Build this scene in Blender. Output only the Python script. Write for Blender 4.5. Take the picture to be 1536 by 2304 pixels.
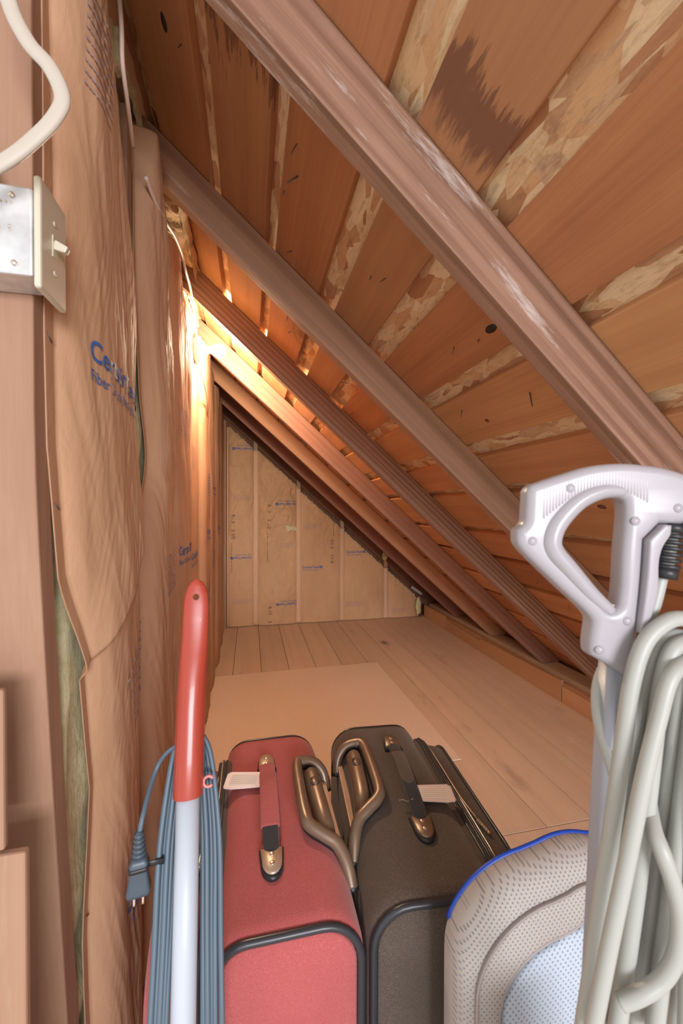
import bpy, bmesh, math, random
from mathutils import Vector, Matrix, noise
for o in list(bpy.data.objects): bpy.data.objects.remove(o)
SC = bpy.context.scene
COL = SC.collection
# ------------------------------------------------------------------ camera
F_PX = 928.13; TH = .2176; PH = .0114; RO = .0022
CAM = Vector((0, 0, 1.17))
Fv = Vector((math.sin(TH)*math.cos(PH), math.cos(TH)*math.cos(PH), -math.sin(PH)))
R0 = Vector((math.cos(TH), -math.sin(TH), 0)); U0 = R0.cross(Fv)
Rv = R0*math.cos(RO)+U0*math.sin(RO); Uv = -R0*math.sin(RO)+U0*math.cos(RO)
cd = bpy.data.cameras.new('camera'); cam = bpy.data.objects.new('camera', cd); COL.objects.link(cam)
m = Matrix.Identity(4)
for i in range(3):
    m[i][0] = Rv[i]; m[i][1] = Uv[i]; m[i][2] = -Fv[i]; m[i][3] = CAM[i]
cam.matrix_world = m
cd.sensor_fit = 'VERTICAL'; cd.sensor_height = 36; cd.sensor_width = 24
cd.lens = F_PX/2304*36; cd.clip_start = .02; cd.clip_end = 60
cd.dof.use_dof = True; cd.dof.focus_distance = 2.2; cd.dof.aperture_fstop = 9
SC.camera = cam
# ------------------------------------------------------------------ light
w = bpy.data.worlds.new('world'); SC.world = w; w.use_nodes = True
w.node_tree.nodes['Background'].inputs[0].default_value = (1, .965, .93, 1)
w.node_tree.nodes['Background'].inputs[1].default_value = .64
def area(name, loc, rot, sx, sy, power, color):
    l = bpy.data.lights.new(name, 'AREA'); l.shape = 'RECTANGLE'; l.size = sx; l.size_y = sy; l.energy = power; l.color = color
    o = bpy.data.objects.new(name, l); o.location = loc; o.rotation_euler = rot; COL.objects.link(o); return o
area('hall_fill_light', (.6, -4.5, 1.7), (math.radians(86), 0, math.radians(2)), 2.2, 1.5, 160, (.93, .94, 1))  # added fill: unseen cool light from the room behind, far back for even falloff
BULB_POWER = 560
BULB_COLOR = (1, .80, .56)
vs = SC.view_settings
vs.view_transform = 'Standard'; vs.look = 'None'; vs.gamma = 1; vs.use_curve_mapping = False; vs.exposure = 0.68
# ------------------------------------------------------------------ helpers
PI = math.pi
def setp(o, label=None, cat=None, group=None, kind=None):
    if label: o['label'] = label
    if cat: o['category'] = cat
    if group: o['group'] = group
    if kind: o['kind'] = kind
    return o
def obj(name, bm, mat, parent=None, smooth=True, bevel=0, subsurf=0, solid=0, recalc=True):
    if recalc: bmesh.ops.recalc_face_normals(bm, faces=bm.faces)
    me = bpy.data.meshes.new(name); bm.to_mesh(me); bm.free()
    o = bpy.data.objects.new(name, me); COL.objects.link(o)
    if mat: me.materials.append(mat)
    for p in me.polygons: p.use_smooth = smooth
    if parent: o.parent = parent
    if solid:
        md = o.modifiers.new('s', 'SOLIDIFY'); md.thickness = solid; md.offset = -1
    if bevel:
        md = o.modifiers.new('b', 'BEVEL'); md.width = bevel; md.segments = 2; md.limit_method = 'ANGLE'; md.angle_limit = .6
        for p in me.polygons: p.use_smooth = False
    if subsurf:
        md = o.modifiers.new('ss', 'SUBSURF'); md.levels = subsurf; md.render_levels = subsurf
    return o
def empty(name, loc=(0, 0, 0), rz=0, **k):
    o = bpy.data.objects.new(name, None); COL.objects.link(o); o.location = loc; o.rotation_euler = (0, 0, rz); o.empty_display_size = .05
    return setp(o, **k)
def box(bm, lo, hi, M=None):
    x0, y0, z0 = lo; x1, y1, z1 = hi
    v = [bm.verts.new(Vector(p) if M is None else M @ Vector(p)) for p in ((x0,y0,z0),(x1,y0,z0),(x1,y1,z0),(x0,y1,z0),(x0,y0,z1),(x1,y0,z1),(x1,y1,z1),(x0,y1,z1))]
    for f in ((0,3,2,1),(4,5,6,7),(0,1,5,4),(1,2,6,5),(2,3,7,6),(3,0,4,7)): bm.faces.new([v[i] for i in f])
def prism(bm, pts, a0, a1, ax=1, M=None):
    def P(p, a):
        q = [p[0], p[1]]; q.insert(ax, a); v = Vector(q); return v if M is None else M @ v
    A = [bm.verts.new(P(p, a0)) for p in pts]; B = [bm.verts.new(P(p, a1)) for p in pts]; n = len(pts)
    bm.faces.new(A); bm.faces.new(B[::-1])
    for i in range(n): bm.faces.new((A[i], B[i], B[(i+1) % n], A[(i+1) % n]))
def loft(bm, rings, closed=True, cap=True, loop=False):
    V = [[bm.verts.new(p) for p in r] for r in rings]; n = len(V[0])
    for a, b in zip(V, V[1:]+([V[0]] if loop else [])):
        for i in range(n if closed else n-1):
            j = (i+1) % n
            bm.faces.new((a[i], a[j], b[j], b[i]))
    if cap and closed and not loop:
        bm.faces.new(V[0][::-1]); bm.faces.new(V[-1])
    return V
def smooth_path(pts, k=6):
    pts = [Vector(p) for p in pts]; out = []; n = len(pts)
    for i in range(n-1):
        p0 = pts[max(i-1, 0)]; p1 = pts[i]; p2 = pts[i+1]; p3 = pts[min(i+2, n-1)]
        for j in range(k):
            t = j/k
            out.append(.5*((2*p1)+(p2-p0)*t+(2*p0-5*p1+4*p2-p3)*t*t+(3*p1-p0-3*p2+p3)*t**3))
    out.append(pts[-1]); return out
def tube(bm, pts, r, n=10, flat=1, ref=None, loop=False):
    """r: number or list; flat: second-axis factor; ref: fixed side vector for flat sections"""
    pts = [Vector(p) for p in pts]; rings = []; N = len(pts); prev = None
    for i, p in enumerate(pts):
        if loop: t = (pts[(i+1) % N]-pts[i-1]).normalized()
        else: t = (pts[min(i+1, N-1)]-pts[max(i-1, 0)]).normalized()
        if ref is not None: u = Vector(ref) - t*Vector(ref).dot(t)
        elif prev is None:
            u = t.orthogonal()
        else: u = prev - t*prev.dot(t)
        u.normalize(); prev = u; v = t.cross(u)
        rr = r[i] if isinstance(r, (list, tuple)) else r
        rings.append([p+u*math.cos(a)*rr+v*math.sin(a)*rr*flat for a in [2*PI*k/n for k in range(n)]])
    loft(bm, rings, loop=loop)
def disc(bm, c, ax, r, h, n=20, dome=0):
    c = Vector(c); ax = Vector(ax).normalized(); u = ax.orthogonal().normalized(); v = ax.cross(u)
    prof = [(r, 0), (r, h*.7), (r*.85, h)] + ([(r*.5, h+dome*.7), (r*.1, h+dome)] if dome else [])
    loft(bm, [[c+ax*z+u*q*math.cos(2*PI*k/n)+v*q*math.sin(2*PI*k/n) for k in range(n)] for q, z in prof])
def rrect(x0, x1, z0, z1, r, n=6):
    rs = r if isinstance(r, (list, tuple)) else [r]*4     # corners: x1z0, x1z1, x0z1, x0z0
    out = []
    for (cx, cz, a0, rr) in ((x1, z0, -90, rs[0]), (x1, z1, 0, rs[1]), (x0, z1, 90, rs[2]), (x0, z0, 180, rs[3])):
        sx = -1 if cx == x1 else 1; sz = 1 if cz == z0 else -1
        for k in range(n+1):
            a = math.radians(a0+90*k/n)
            out.append((cx+sx*rr+rr*math.cos(a), cz+sz*rr+rr*math.sin(a)))
    return out
def ns(x, y, z=0): return noise.noise(Vector((x, y, z)))
def grid(bm, us, vs_, fn):
    V = [[bm.verts.new(fn(u, v)) for u in us] for v in vs_]
    for a, b in zip(V, V[1:]):
        for i in range(len(us)-1): bm.faces.new((a[i], a[i+1], b[i+1], b[i]))
    return V
def lin(a, b, n): return [a+(b-a)*i/n for i in range(n+1)]
def text(name, body, size, mapf, mat, parent, align='LEFT', bold=0, cut=0, res=3):
    c = bpy.data.curves.new('t', 'FONT'); c.body = body; c.size = size; c.align_x = align; c.resolution_u = res; c.offset = bold; c.space_line = .9
    o = bpy.data.objects.new('t', c); COL.objects.link(o)
    dg = bpy.context.evaluated_depsgraph_get(); me = bpy.data.meshes.new_from_object(o.evaluated_get(dg))
    bm = bmesh.new(); bm.from_mesh(me); bpy.data.objects.remove(o); bpy.data.curves.remove(c); bpy.data.meshes.remove(me)
    bmesh.ops.triangulate(bm, faces=bm.faces)
    for _ in range(cut):
        bmesh.ops.subdivide_edges(bm, edges=[e for e in bm.edges if e.calc_length() > size*.12], cuts=1); bmesh.ops.triangulate(bm, faces=bm.faces)
    for v in bm.verts: v.co = mapf(v.co.x, v.co.y)
    return obj(name, bm, mat, parent, smooth=False, recalc=False)
# ------------------------------------------------------------------ materials
class NT:
    def __init__(s, name):
        s.m = bpy.data.materials.new(name); s.m.use_nodes = True; s.t = s.m.node_tree; s.b = s.t.nodes['Principled BSDF']; s.n = s.t.nodes
        s.tc = s.n.new('ShaderNodeTexCoord'); s.oi = s.n.new('ShaderNodeObjectInfo')
    def L(s, a, b): s.t.links.new(a, b)
    def set(s, node, k, v):
        if hasattr(v, 'is_output') or isinstance(v, bpy.types.NodeSocket): s.L(v, node.inputs[k])
        elif v is not None: node.inputs[k].default_value = v
    def math(s, op, a, b=None, c=None, clamp=False):
        n = s.n.new('ShaderNodeMath'); n.operation = op; n.use_clamp = clamp
        for i, v in enumerate((a, b, c)):
            if v is not None: s.set(n, i, v)
        return n.outputs[0]
    def vmath(s, op, a, b=None):
        n = s.n.new('ShaderNodeVectorMath'); n.operation = op; s.set(n, 0, a)
        if b is not None: s.set(n, 1, b)
        return n.outputs[0]
    def co(s, scale=(1, 1, 1), rnd=True, rot=None):
        v = s.tc.outputs['Object']
        if rnd:
            cx = s.n.new('ShaderNodeCombineXYZ'); r = s.math('MULTIPLY', s.oi.outputs['Random'], 7.3)
            for i in range(3): s.L(r, cx.inputs[i])
            v = s.vmath('ADD', v, cx.outputs[0])
        mp = s.n.new('ShaderNodeMapping'); s.L(v, mp.inputs[0]); mp.inputs['Scale'].default_value = scale
        if rot: mp.inputs['Rotation'].default_value = rot
        return mp.outputs[0]
    def noise(s, vec, scale, detail=3, rough=.5, dist=0):
        n = s.n.new('ShaderNodeTexNoise'); s.L(vec, n.inputs['Vector']); n.inputs['Scale'].default_value = scale
        n.inputs['Detail'].default_value = detail; n.inputs['Roughness'].default_value = rough; n.inputs['Distortion'].default_value = dist
        return n.outputs[0]
    def vor(s, vec, scale, out='Distance', feat='F1'):
        n = s.n.new('ShaderNodeTexVoronoi'); n.feature = feat; s.L(vec, n.inputs['Vector']); n.inputs['Scale'].default_value = scale
        return n.outputs[out]
    def ramp(s, fac, stops, interp='LINEAR'):
        n = s.n.new('ShaderNodeValToRGB'); s.L(fac, n.inputs[0]); e = n.color_ramp.elements; n.color_ramp.interpolation = interp
        while len(e) < len(stops): e.new(.5)
        for el, (p, c) in zip(e, stops):
            el.position = p; el.color = (c, c, c, 1) if isinstance(c, (int, float)) else (*c, 1)
        return n.outputs[0]
    def mix(s, f, a, b, mode='MIX'):
        n = s.n.new('ShaderNodeMix'); n.data_type = 'RGBA'; n.blend_type = mode
        s.set(n, 0, f)
        for i, v in ((6, a), (7, b)):
            if isinstance(v, tuple): v = (*v, 1) if len(v) == 3 else v
            s.set(n, i, v)
        return n.outputs[2]
    def bump(s, h, strength=.3, dist=.002):
        n = s.n.new('ShaderNodeBump'); s.L(h, n.inputs['Height']); n.inputs['Strength'].default_value = strength; n.inputs['Distance'].default_value = dist
        s.L(n.outputs[0], s.b.inputs['Normal'])
    def fin(s, col, rough=.6, metal=0, spec=None):
        if isinstance(col, tuple): s.b.inputs['Base Color'].default_value = (*col, 1)
        else: s.L(col, s.b.inputs['Base Color'])
        s.set(s.b, 'Roughness', rough); s.b.inputs['Metallic'].default_value = metal
        if spec is not None: s.b.inputs['Specular IOR Level'].default_value = spec
        return s.m
def plain(name, col, rough=.5, metal=0, nz=0, spec=None, sss=0, coat=0):
    t = NT(name)
    if nz: c = t.mix(t.ramp(t.noise(t.co(), nz, 4), [(.35, 0.), (.65, 1.)]), tuple(x*.82 for x in col), col)
    else: c = col
    if sss: t.b.inputs['Subsurface Weight'].default_value = sss; t.b.inputs['Subsurface Radius'].default_value = (.02, .006, .004); t.b.inputs['Subsurface Scale'].default_value = .5
    if coat: t.b.inputs['Coat Weight'].default_value = coat
    return t.fin(c, rough, metal, spec)
def wood(name, light, dark, axis=1, ring=2.2, fine=.35, fig=.45, blotch=None, knots=0, rough=.75, per=.12, strips=None, scuff=None, ringdist=3., stain=None):
    t = NT(name)
    st = [1, 1, 1]; st[axis] = .05
    v = t.co(tuple(st))
    wv = t.n.new('ShaderNodeTexWave'); wv.wave_type = 'RINGS'; wv.rings_direction = 'XYZ'[axis]; t.L(v, wv.inputs['Vector'])
    wv.inputs['Scale'].default_value = ring; wv.inputs['Distortion'].default_value = ringdist; wv.inputs['Detail'].default_value = 3; wv.inputs['Detail Scale'].default_value = 1.4
    wv.inputs['Detail Roughness'].default_value = .6
    st2 = [1, 1, 1]; st2[axis] = .02
    fn = t.noise(t.co(tuple(st2)), 170, 4, .65)
    msk = t.ramp(t.noise(t.co(tuple(st)), 9, 3), [(.28, .3), (.52, 1.)])
    g = t.math('ADD', t.math('MULTIPLY', t.math('MULTIPLY', t.ramp(wv.outputs['Color'], [(.25, 0.), (.95, 1.)]), msk), fig), t.math('MULTIPLY', t.ramp(fn, [(.35, 0.), (.7, 1.)]), fine))
    c = t.mix(t.math('MINIMUM', g, 1.), light, dark)
    # large soft tone changes + per object tone
    bn = t.noise(t.co(), 2.2, 4, .6)
    c = t.mix(t.ramp(bn, [(.3, .0), (.75, .45)]), c, dark)
    if strips:   # tone per floor board
        sx = t.n.new('ShaderNodeSeparateXYZ'); t.L(t.tc.outputs['Object'], sx.inputs[0])
        wn = t.n.new('ShaderNodeTexWhiteNoise'); wn.noise_dimensions = '1D'
        t.L(t.math('FLOOR', t.math('DIVIDE', t.math('SUBTRACT', sx.outputs[0], strips[0]), strips[1])), wn.inputs['W'])
        k = t.math('ADD', t.math('MULTIPLY', wn.outputs[0], per*2), 1-per)
    else:
        k = t.math('ADD', t.math('MULTIPLY', t.oi.outputs['Random'], per*2), 1-per)
    kc = t.n.new('ShaderNodeCombineXYZ')
    for i in range(3): t.L(k, kc.inputs[i])
    c = t.mix(1., c, kc.outputs[0], 'MULTIPLY')
    if blotch:
        col, lo, hi, sc = blotch
        s3 = [1, 1, 1]; s3[axis] = .3
        c = t.mix(t.ramp(t.noise(t.co(tuple(s3)), sc, 8, .7), [(lo, 0.), (hi, .85)]), c, col)
    if scuff:
        col, lo, hi, sc = scuff
        s3 = [1, 1, 1]; s3[axis] = .12
        c = t.mix(t.ramp(t.noise(t.co(tuple(s3)), sc, 8, .75), [(lo, 0.), (hi, .8)]), c, col)
    if stain:   # old water mark with a ragged edge across the grain
        sy = t.n.new('ShaderNodeSeparateXYZ'); t.L(t.tc.outputs['Object'], sy.inputs[0])
        s5 = [1, 1, 1]; s5[axis] = .12
        jag = t.math('MULTIPLY', t.math('SUBTRACT', t.noise(t.co(tuple(s5)), 60, 4, .75), .5), stain[2])
        yy = t.math('ADD', sy.outputs[1], jag)
        m_ = t.math('MULTIPLY', t.ramp(yy, [(stain[0], 0.), (stain[0]+.012, 1.)]), t.ramp(yy, [(stain[1]-.03, 1.), (stain[1], 0.)]))
        c = t.mix(t.math('MULTIPLY', m_, .8), c, (.17, .07, .04))
    if knots:
        s4 = [1, 1, 1]; s4[axis] = .55
        d = t.vor(t.co(tuple(s4)), knots)
        c = t.mix(t.ramp(d, [(.0, .9), (.045, .75), (.07, .15), (.09, .35), (.12, .0)]), c, tuple(x*.35 for x in dark))
    t.bump(t.math('ADD', fn, t.math('MULTIPLY', wv.outputs['Color'], .4)), .35, .0012)
    return t.fin(c, rough)
W_ROOF = [wood('roof_board_'+str(i), l, d, 1, 5.0, .4, .28, ringdist=7, knots=k, blotch=b, rough=.7, per=.1) for i, (l, d, k, b) in enumerate((
    ((.58, .285, .125), (.40, .165, .07), 0, None), ((.53, .235, .10), (.33, .125, .05), 2.1, ((.10, .04, .03), .66, .74, 3)),
    ((.64, .335, .145), (.46, .20, .08), 1.4, None)))]
W_ROOF.append(wood('roof_board_3', (.58, .29, .13), (.42, .18, .08), 1, 5, .4, .28, rough=.7, ringdist=7, stain=(.465, .56, .16)))
W_ROOF.append(wood('roof_board_4', (.56, .275, .12), (.39, .16, .07), 1, 5, .4, .28, rough=.7, ringdist=7, stain=(.60, .76, .55)))
W_RAFT = [wood('rafter_wood_'+str(i), l, d, 0, r, .4, f, scuff=s, rough=.75, per=.05) for i, (l, d, r, f, s) in enumerate((
    ((.42, .245, .165), (.18, .085, .05), 15, 1., ((.66, .56, .52), .57, .66, 20)),
    ((.52, .305, .195), (.32, .17, .105), 9, .5, ((.55, .46, .39), .60, .72, 14)),
    ((.47, .27, .175), (.24, .115, .07), 22, .8, None),
    ((.40, .215, .15), (.27, .125, .085), 14, .45, ((.52, .38, .33), .64, .75, 9)),
    ((.50, .28, .165), (.38, .185, .10), 9, .3, None),
    ((.34, .16, .11), (.24, .10, .07), 9, .3, None)))]
W_STUD = wood('stud_wood', (.47, .28, .185), (.33, .175, .105), 2, 8, .3, .3, scuff=((.47, .38, .26), .56, .68, 3), rough=.8)
W_PINE = wood('pine_trim', (.56, .32, .17), (.40, .19, .09), 1, 2.5, .3, .3, knots=2.6, rough=.7)
W_PLATE = wood('plate_wood', (.46, .33, .235), (.35, .23, .15), 1, 2, .3, .2, rough=.85)
W_FLOOR = wood('floor_boards', (.73, .535, .385), (.57, .39, .265), 1, 4, .35, .25, knots=2.3, blotch=((.38, .26, .19), .60, .76, 5), strips=(-.118, .197), per=.06, rough=.8, ringdist=9)
W_DARK = wood('gable_boards', (.27, .135, .08), (.16, .075, .045), 0, 2, .3, .3, rough=.85)
def osb():
    t = NT('osb'); c = None
    for i, (rot, sc) in enumerate((((.5, .7, .5), 34), ((.2, .7, 2.0), 40), ((.4, .7, 3.9), 46))):
        v = t.co((1, .32, 1), rot=rot)
        nz = t.vmath('ADD', v, t.vmath('SCALE', t.n.new('ShaderNodeVectorMath').outputs[0])) if False else v
        cell = t.vor(v, sc, 'Color'); sx = t.n.new('ShaderNodeSeparateXYZ'); t.L(cell, sx.inputs[0])
        col = t.ramp(sx.outputs[0], [(0, (.46, .20, .09)), (.25, (.74, .44, .22)), (.5, (.84, .60, .33)), (.8, (.92, .73, .46)), (1, (.55, .27, .13))])
        c = col if c is None else t.mix(t.ramp(sx.outputs[1], [(.55, 0.), (.57, 1.)]), c, col)
        h = sx.outputs[2]
    fn = t.noise(t.co((1, .2, 1), rot=(0, .7, .6)), 160, 4, .7)
    c = t.mix(t.ramp(fn, [(.5, 0.), (.75, .6)]), c, (.33, .17, .1))
    dk = t.noise(t.co(), 5, 6, .7)
    c = t.mix(t.ramp(dk, [(.60, 0.), (.74, .7)]), c, (.18, .09, .055))
    t.bump(t.math('ADD', h, fn), .5, .003)
    return t.fin(c, .8)
M_OSB = osb()
def kraft(name, base, dark, sc=1., strength=.5):
    t = NT(name)
    v = t.co((1, 1, .35), rnd=True)
    fold = t.noise(v, 16*sc, 6, .62, 1.2)
    rid = t.math('ABSOLUTE', t.math('SUBTRACT', fold, .5))
    fib = t.noise(t.co((1, 1, .12)), 320, 3, .6)
    big = t.noise(t.co((1, 1, .6)), 3, 5, .6)
    c = t.mix(t.ramp(big, [(.3, 0.), (.72, 1.)]), base, dark)
    c = t.mix(t.ramp(fib, [(.4, 0.), (.75, .35)]), c, dark)
    t.bump(t.math('ADD', t.math('MULTIPLY', rid, 3.2), t.math('MULTIPLY', fib, .35)), strength, .004)
    return t.fin(c, .74, spec=.22)
M_KRAFT = kraft('kraft_paper', (.60, .365, .225), (.50, .285, .165), 1., .2)
M_KRAFT2 = kraft('kraft_paper_end', (.74, .48, .285), (.60, .365, .20), 1.1, 1.)
M_FLANGE = kraft('kraft_flange', (.78, .53, .37), (.68, .45, .30), 1, .2)
def glasswool():
    t = NT('glass_wool'); n1 = t.noise(t.co(), 30, 8, .75); n2 = t.noise(t.co((1, 1, .3)), 160, 4, .7)
    c = t.ramp(n1, [(.3, (.56, .50, .26)), (.5, (.74, .69, .42)), (.7, (.84, .80, .56))])
    t.bump(t.math('ADD', n1, n2), .6, .005); return t.fin(c, .95)
M_WOOL = glasswool()
M_BLUEINK = plain('blue_ink', (.05, .14, .42), .6)
M_PALEINK = plain('faded_ink', (.40, .30, .32), .7)
M_BLACKINK = plain('grey_ink', (.22, .14, .09), .7)
M_SHEET = None
def sheet():
    t = NT('hardboard_sheet'); n = t.noise(t.co(), 90, 5, .7); b = t.noise(t.co(), 2, 3)
    c = t.mix(t.ramp(n, [(.3, 0.), (.7, 1.)]), (.74, .57, .44), (.82, .65, .51)); c = t.mix(t.ramp(b, [(.4, 0.), (.7, .3)]), c, (.70, .52, .40))
    t.bump(n, .15, .001); return t.fin(c, .75)
M_SHEET = sheet()
def fabric(name, col, col2, sc=700, rough=.85):
    t = NT(name)
    wv = t.vor(t.co((1, 1, 1), rnd=False), sc); n = t.noise(t.co(rnd=False), 420, 2, .6)
    c = t.mix(t.ramp(t.math('ADD', t.math('MULTIPLY', wv, .8), t.math('MULTIPLY', n, .4)), [(.25, 0.), (.95, 1.)]), col, col2)
    b = t.noise(t.co(rnd=False), 9, 3)
    c = t.mix(t.ramp(b, [(.4, 0.), (.7, .18)]), c, tuple(x*.6 for x in col))
    t.bump(wv, .5, .001)
    t.b.inputs['Sheen Weight'].default_value = .25; t.b.inputs['Sheen Roughness'].default_value = .5
    return t.fin(c, rough, spec=.25)
M_RED = fabric('red_fabric', (.41, .07, .072), (.53, .14, .135))
M_BLACK = fabric('charcoal_fabric', (.045, .034, .028), (.15, .112, .085))
M_ZIPB = fabric('zipper_tape', (.07, .05, .036), (.13, .10, .075))
M_WEB = fabric('webbing', (.012, .012, .015), (.04, .04, .045))
M_PIPE = plain('black_piping', (.035, .037, .045), .32)
M_BRONZE = plain('bronze_plastic', (.27, .19, .13), .36, .4, 18)
M_BRONZEL = plain('bronze_plate', (.52, .40, .30), .38, .4)
M_RUBBER = plain('black_rubber', (.02, .02, .023), .4)
M_STEEL = plain('screw_steel', (.75, .66, .55), .28, .9)
M_SILVER = plain('zipper_metal', (.5, .48, .45), .35, .9)
M_TAG = plain('tag_vinyl', (.78, .66, .64), .45)
M_CARD = plain('tag_card', (.80, .72, .66), .6)
M_GREYLINE = plain('card_lines', (.55, .52, .53), .7)
M_REDPL = plain('red_plastic', (.40, .055, .032), .28, sss=.15, coat=.15)
M_WPOLE = plain('white_paint', (.50, .555, .63), .38)
M_CABLE = plain('slate_cord', (.085, .125, .165), .45)
M_PLUG = plain('slate_plug', (.06, .085, .11), .4)
M_PRONG = plain('plug_prong', (.85, .8, .78), .25, .8)
M_CREAM = plain('ivory_plastic', (.62, .58, .46), .35)
M_GALV = NT('galvanised_steel'); M_GALV = M_GALV.fin(M_GALV.ramp(M_GALV.noise(M_GALV.co(), 40, 5), [(.3, (.55, .56, .57)), (.7, (.78, .79, .80))]), .38, .6)
M_WHITECABLE = plain('white_cable', (.50, .45, .38), .5)
M_NM = plain('nm_cable', (.72, .55, .46), .5)
M_VAC = plain('white_vac_plastic', (.37, .35, .375), .28)
M_VACRIB = plain('vac_ribs', (.50, .47, .50), .28)
M_VACGREY = plain('grey_vac_plastic', (.36, .38, .43), .35)
M_VACCORD = plain('white_vac_cord', (.40, .41, .375), .42)
M_PORC = plain('porcelain', (.85, .82, .76), .2)
M_NAIL = plain('nail_steel', (.17, .16, .14), .5, .7)
M_STAPLE = plain('staple_steel', (.75, .68, .55), .35, .8)
def perf(name, c1, c2, pitch=.0068, rad=.2):
    t = NT(name); sp = t.n.new('ShaderNodeSeparateXYZ'); t.L(t.tc.outputs['Object'], sp.inputs[0])
    v = t.math('DIVIDE', sp.outputs[2], pitch*.6); row = t.math('FLOOR', v)
    u = t.math('ADD', t.math('DIVIDE', sp.outputs[0], pitch), t.math('MULTIPLY', row, .5))
    fu = t.math('SUBTRACT', t.math('FRACT', u), .5); fv = t.math('MULTIPLY', t.math('SUBTRACT', t.math('FRACT', v), .5), .6)
    d = t.math('SQRT', t.math('ADD', t.math('MULTIPLY', fu, fu), t.math('MULTIPLY', fv, fv)))
    k = t.ramp(d, [(rad*.55, 1.), (rad, 0.)])
    n = t.noise(t.co(rnd=False), 8, 4)
    c = t.mix(t.ramp(n, [(.35, 0.), (.65, 1.)]), c1, tuple(x*.88 for x in c1)); c = t.mix(t.math('MULTIPLY', k, .75), c, c2)
    t.bump(t.math('MULTIPLY', k, -1.), .6, .002); t.b.inputs['Sheen Weight'].default_value = .2
    return t.fin(c, .8)
M_MESH = perf('grey_spacer_mesh', (.44, .40, .37), (.16, .16, .18))
M_MESHIN = perf('pale_inner_mesh', (.52, .60, .70), (.19, .23, .3), .0078)
M_BLUE = plain('blue_piping', (.01, .06, .42), .4)
M_GREYTAPE = plain('grey_zip_tape', (.33, .29, .28), .6)
def emit():
    t = NT('lit_bulb'); t.b.inputs['Emission Color'].default_value = (*BULB_COLOR, 1); t.b.inputs['Emission Strength'].default_value = BULB_POWER
    return t.fin((1, .9, .7), .3)
M_BULB = emit()
# ------------------------------------------------------------------ setting
SL = .893; A0 = 1.8272; DV = .1295; ANG = math.atan(SL); CS = math.cos(ANG)
YE = 4.143; XL = -.264; XC = 1.8226
bm = bmesh.new()
n0 = -3
ends = {1: 1.9, 3: 2.6, 5: 3.1, 7: 2.2, 8: 1.75}
for k in range(-7, 18):
    x0 = -.118+.197*k; x1 = x0+.1935
    if x0 > 2.3 or x1 < -1.4: continue
    cuts = [1.30]+([ends[k]] if k in ends else [])+[4.3]
    for a, b in zip(cuts, cuts[1:]): box(bm, (x0, a+.001, -.022), (x1, b, 0))
for j in range(8): box(bm, (-1.5, 1.298-.2*(j+1)+.002, -.022), (2.3, 1.298-.2*j, 0))
box(bm, (-1.5, -.5, -.06), (2.4, 4.3, -.0225))
setp(obj('floor', bm, W_FLOOR, smooth=False, bevel=.0012), kind='structure')
bm = bmesh.new(); box(bm, (-.42, -.3+.95, 0), (-.4, 4.25, 2.35)); setp(obj('wall_left', bm, W_DARK, smooth=False), kind='structure')
bm = bmesh.new(); prism(bm, [(-.8, 0), (2.3, 0), (2.3, .02), (-.8, A0+DV+SL*.8+.06)], 4.2355, 4.2595); setp(obj('wall_back', bm, W_DARK, smooth=False), kind='structure')
# roof: OSB deck + spaced sheathing boards
roof = bmesh.new()
def roofpt(x, off): return A0+DV+off-SL*x
prism(roof, [(-1.1, roofpt(-1.1, .030)), (2.3, roofpt(2.3, .030)), (2.3, roofpt(2.3, .045)), (-1.1, roofpt(-1.1, .045))], -.35, 4.235)
roof = setp(obj('ceiling', roof, M_OSB, smooth=False), kind='structure')
gaps = [(-.60, -.57), (-.435, -.405), (-.27, -.235), (-.112, -.078), (.038, .068), (.190, .240), (.340, .392), (.512, .548), (.663, .704), (.800, .828), (.978, 1.008), (1.135, 1.158), (1.297, 1.325), (1.455, 1.48), (1.61, 1.632), (1.765, 1.79), (1.92, 1.945), (2.08, 2.11)]
boards = []
random.seed(4)
for i, (g0, g1) in enumerate(zip(gaps, gaps[1:])):
    x0 = g0[1]; x1 = g1[0]
    bm = bmesh.new()
    L = (x1-x0)/CS
    M = Matrix.Translation((x0, 0, roofpt(x0, 0))) @ Matrix.Rotation(ANG, 4, 'Y')
    ys = lin(-.35, 4.235, 60)
    rings = []
    for y in ys:
        d0 = .0025*ns(y*3, i*3.1); d1 = .0025*ns(y*3, i*3.1+50)
        rings.append([Vector((d0, y, .0015)), Vector((L+d1, y, .0015)), Vector((L+d1, y, .0225)), Vector((d0, y, .0225))])
    loft(bm, rings)
    o = obj('sheathing_board', bm, W_ROOF[[0, 1, 0, 4, 1, 3, 1, 2, 0, 2, 0, 1, 2, 1, 0, 2, 1][i % 17]], roof, smooth=False, bevel=.002)
    o.matrix_local = M; boards.append((x0, o))
M_KNOT = plain('dark_knot', (.035, .018, .016), .6, nz=60)
M_KNOTR = plain('red_knot', (.20, .07, .035), .6, nz=60)
for kx, ky, ra, rb, km in ((-.163, .861, .0075, .017, M_KNOT), (.476, .756, .009, .017, M_KNOT), (.275, .708, .005, .007, M_KNOT), (.879, .889, .009, .013, M_KNOTR), (1.03, 1.29, .011, .018, M_KNOTR), (.322, .30, .006, .006, M_KNOT), (.62, 1.0, .006, .008, M_KNOTR)):
    bx, b = max((q for q in boards if q[0] <= kx), key=lambda q: q[0])
    bm = bmesh.new(); lx = (kx-bx)/CS
    loft(bm, [[Vector((lx+ra*k*math.cos(a)*(1+.18*ns(math.cos(a)*2, math.sin(a)*2, kx*9)), ky+rb*k*math.sin(a)*(1+.12*ns(math.cos(a), math.sin(a), ky*7)), h)) for a in [2*PI*j/22 for j in range(22)]] for k, h in ((1, .0012), (1, .0018))])
    o = obj('knot', bm, km, b); 
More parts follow.
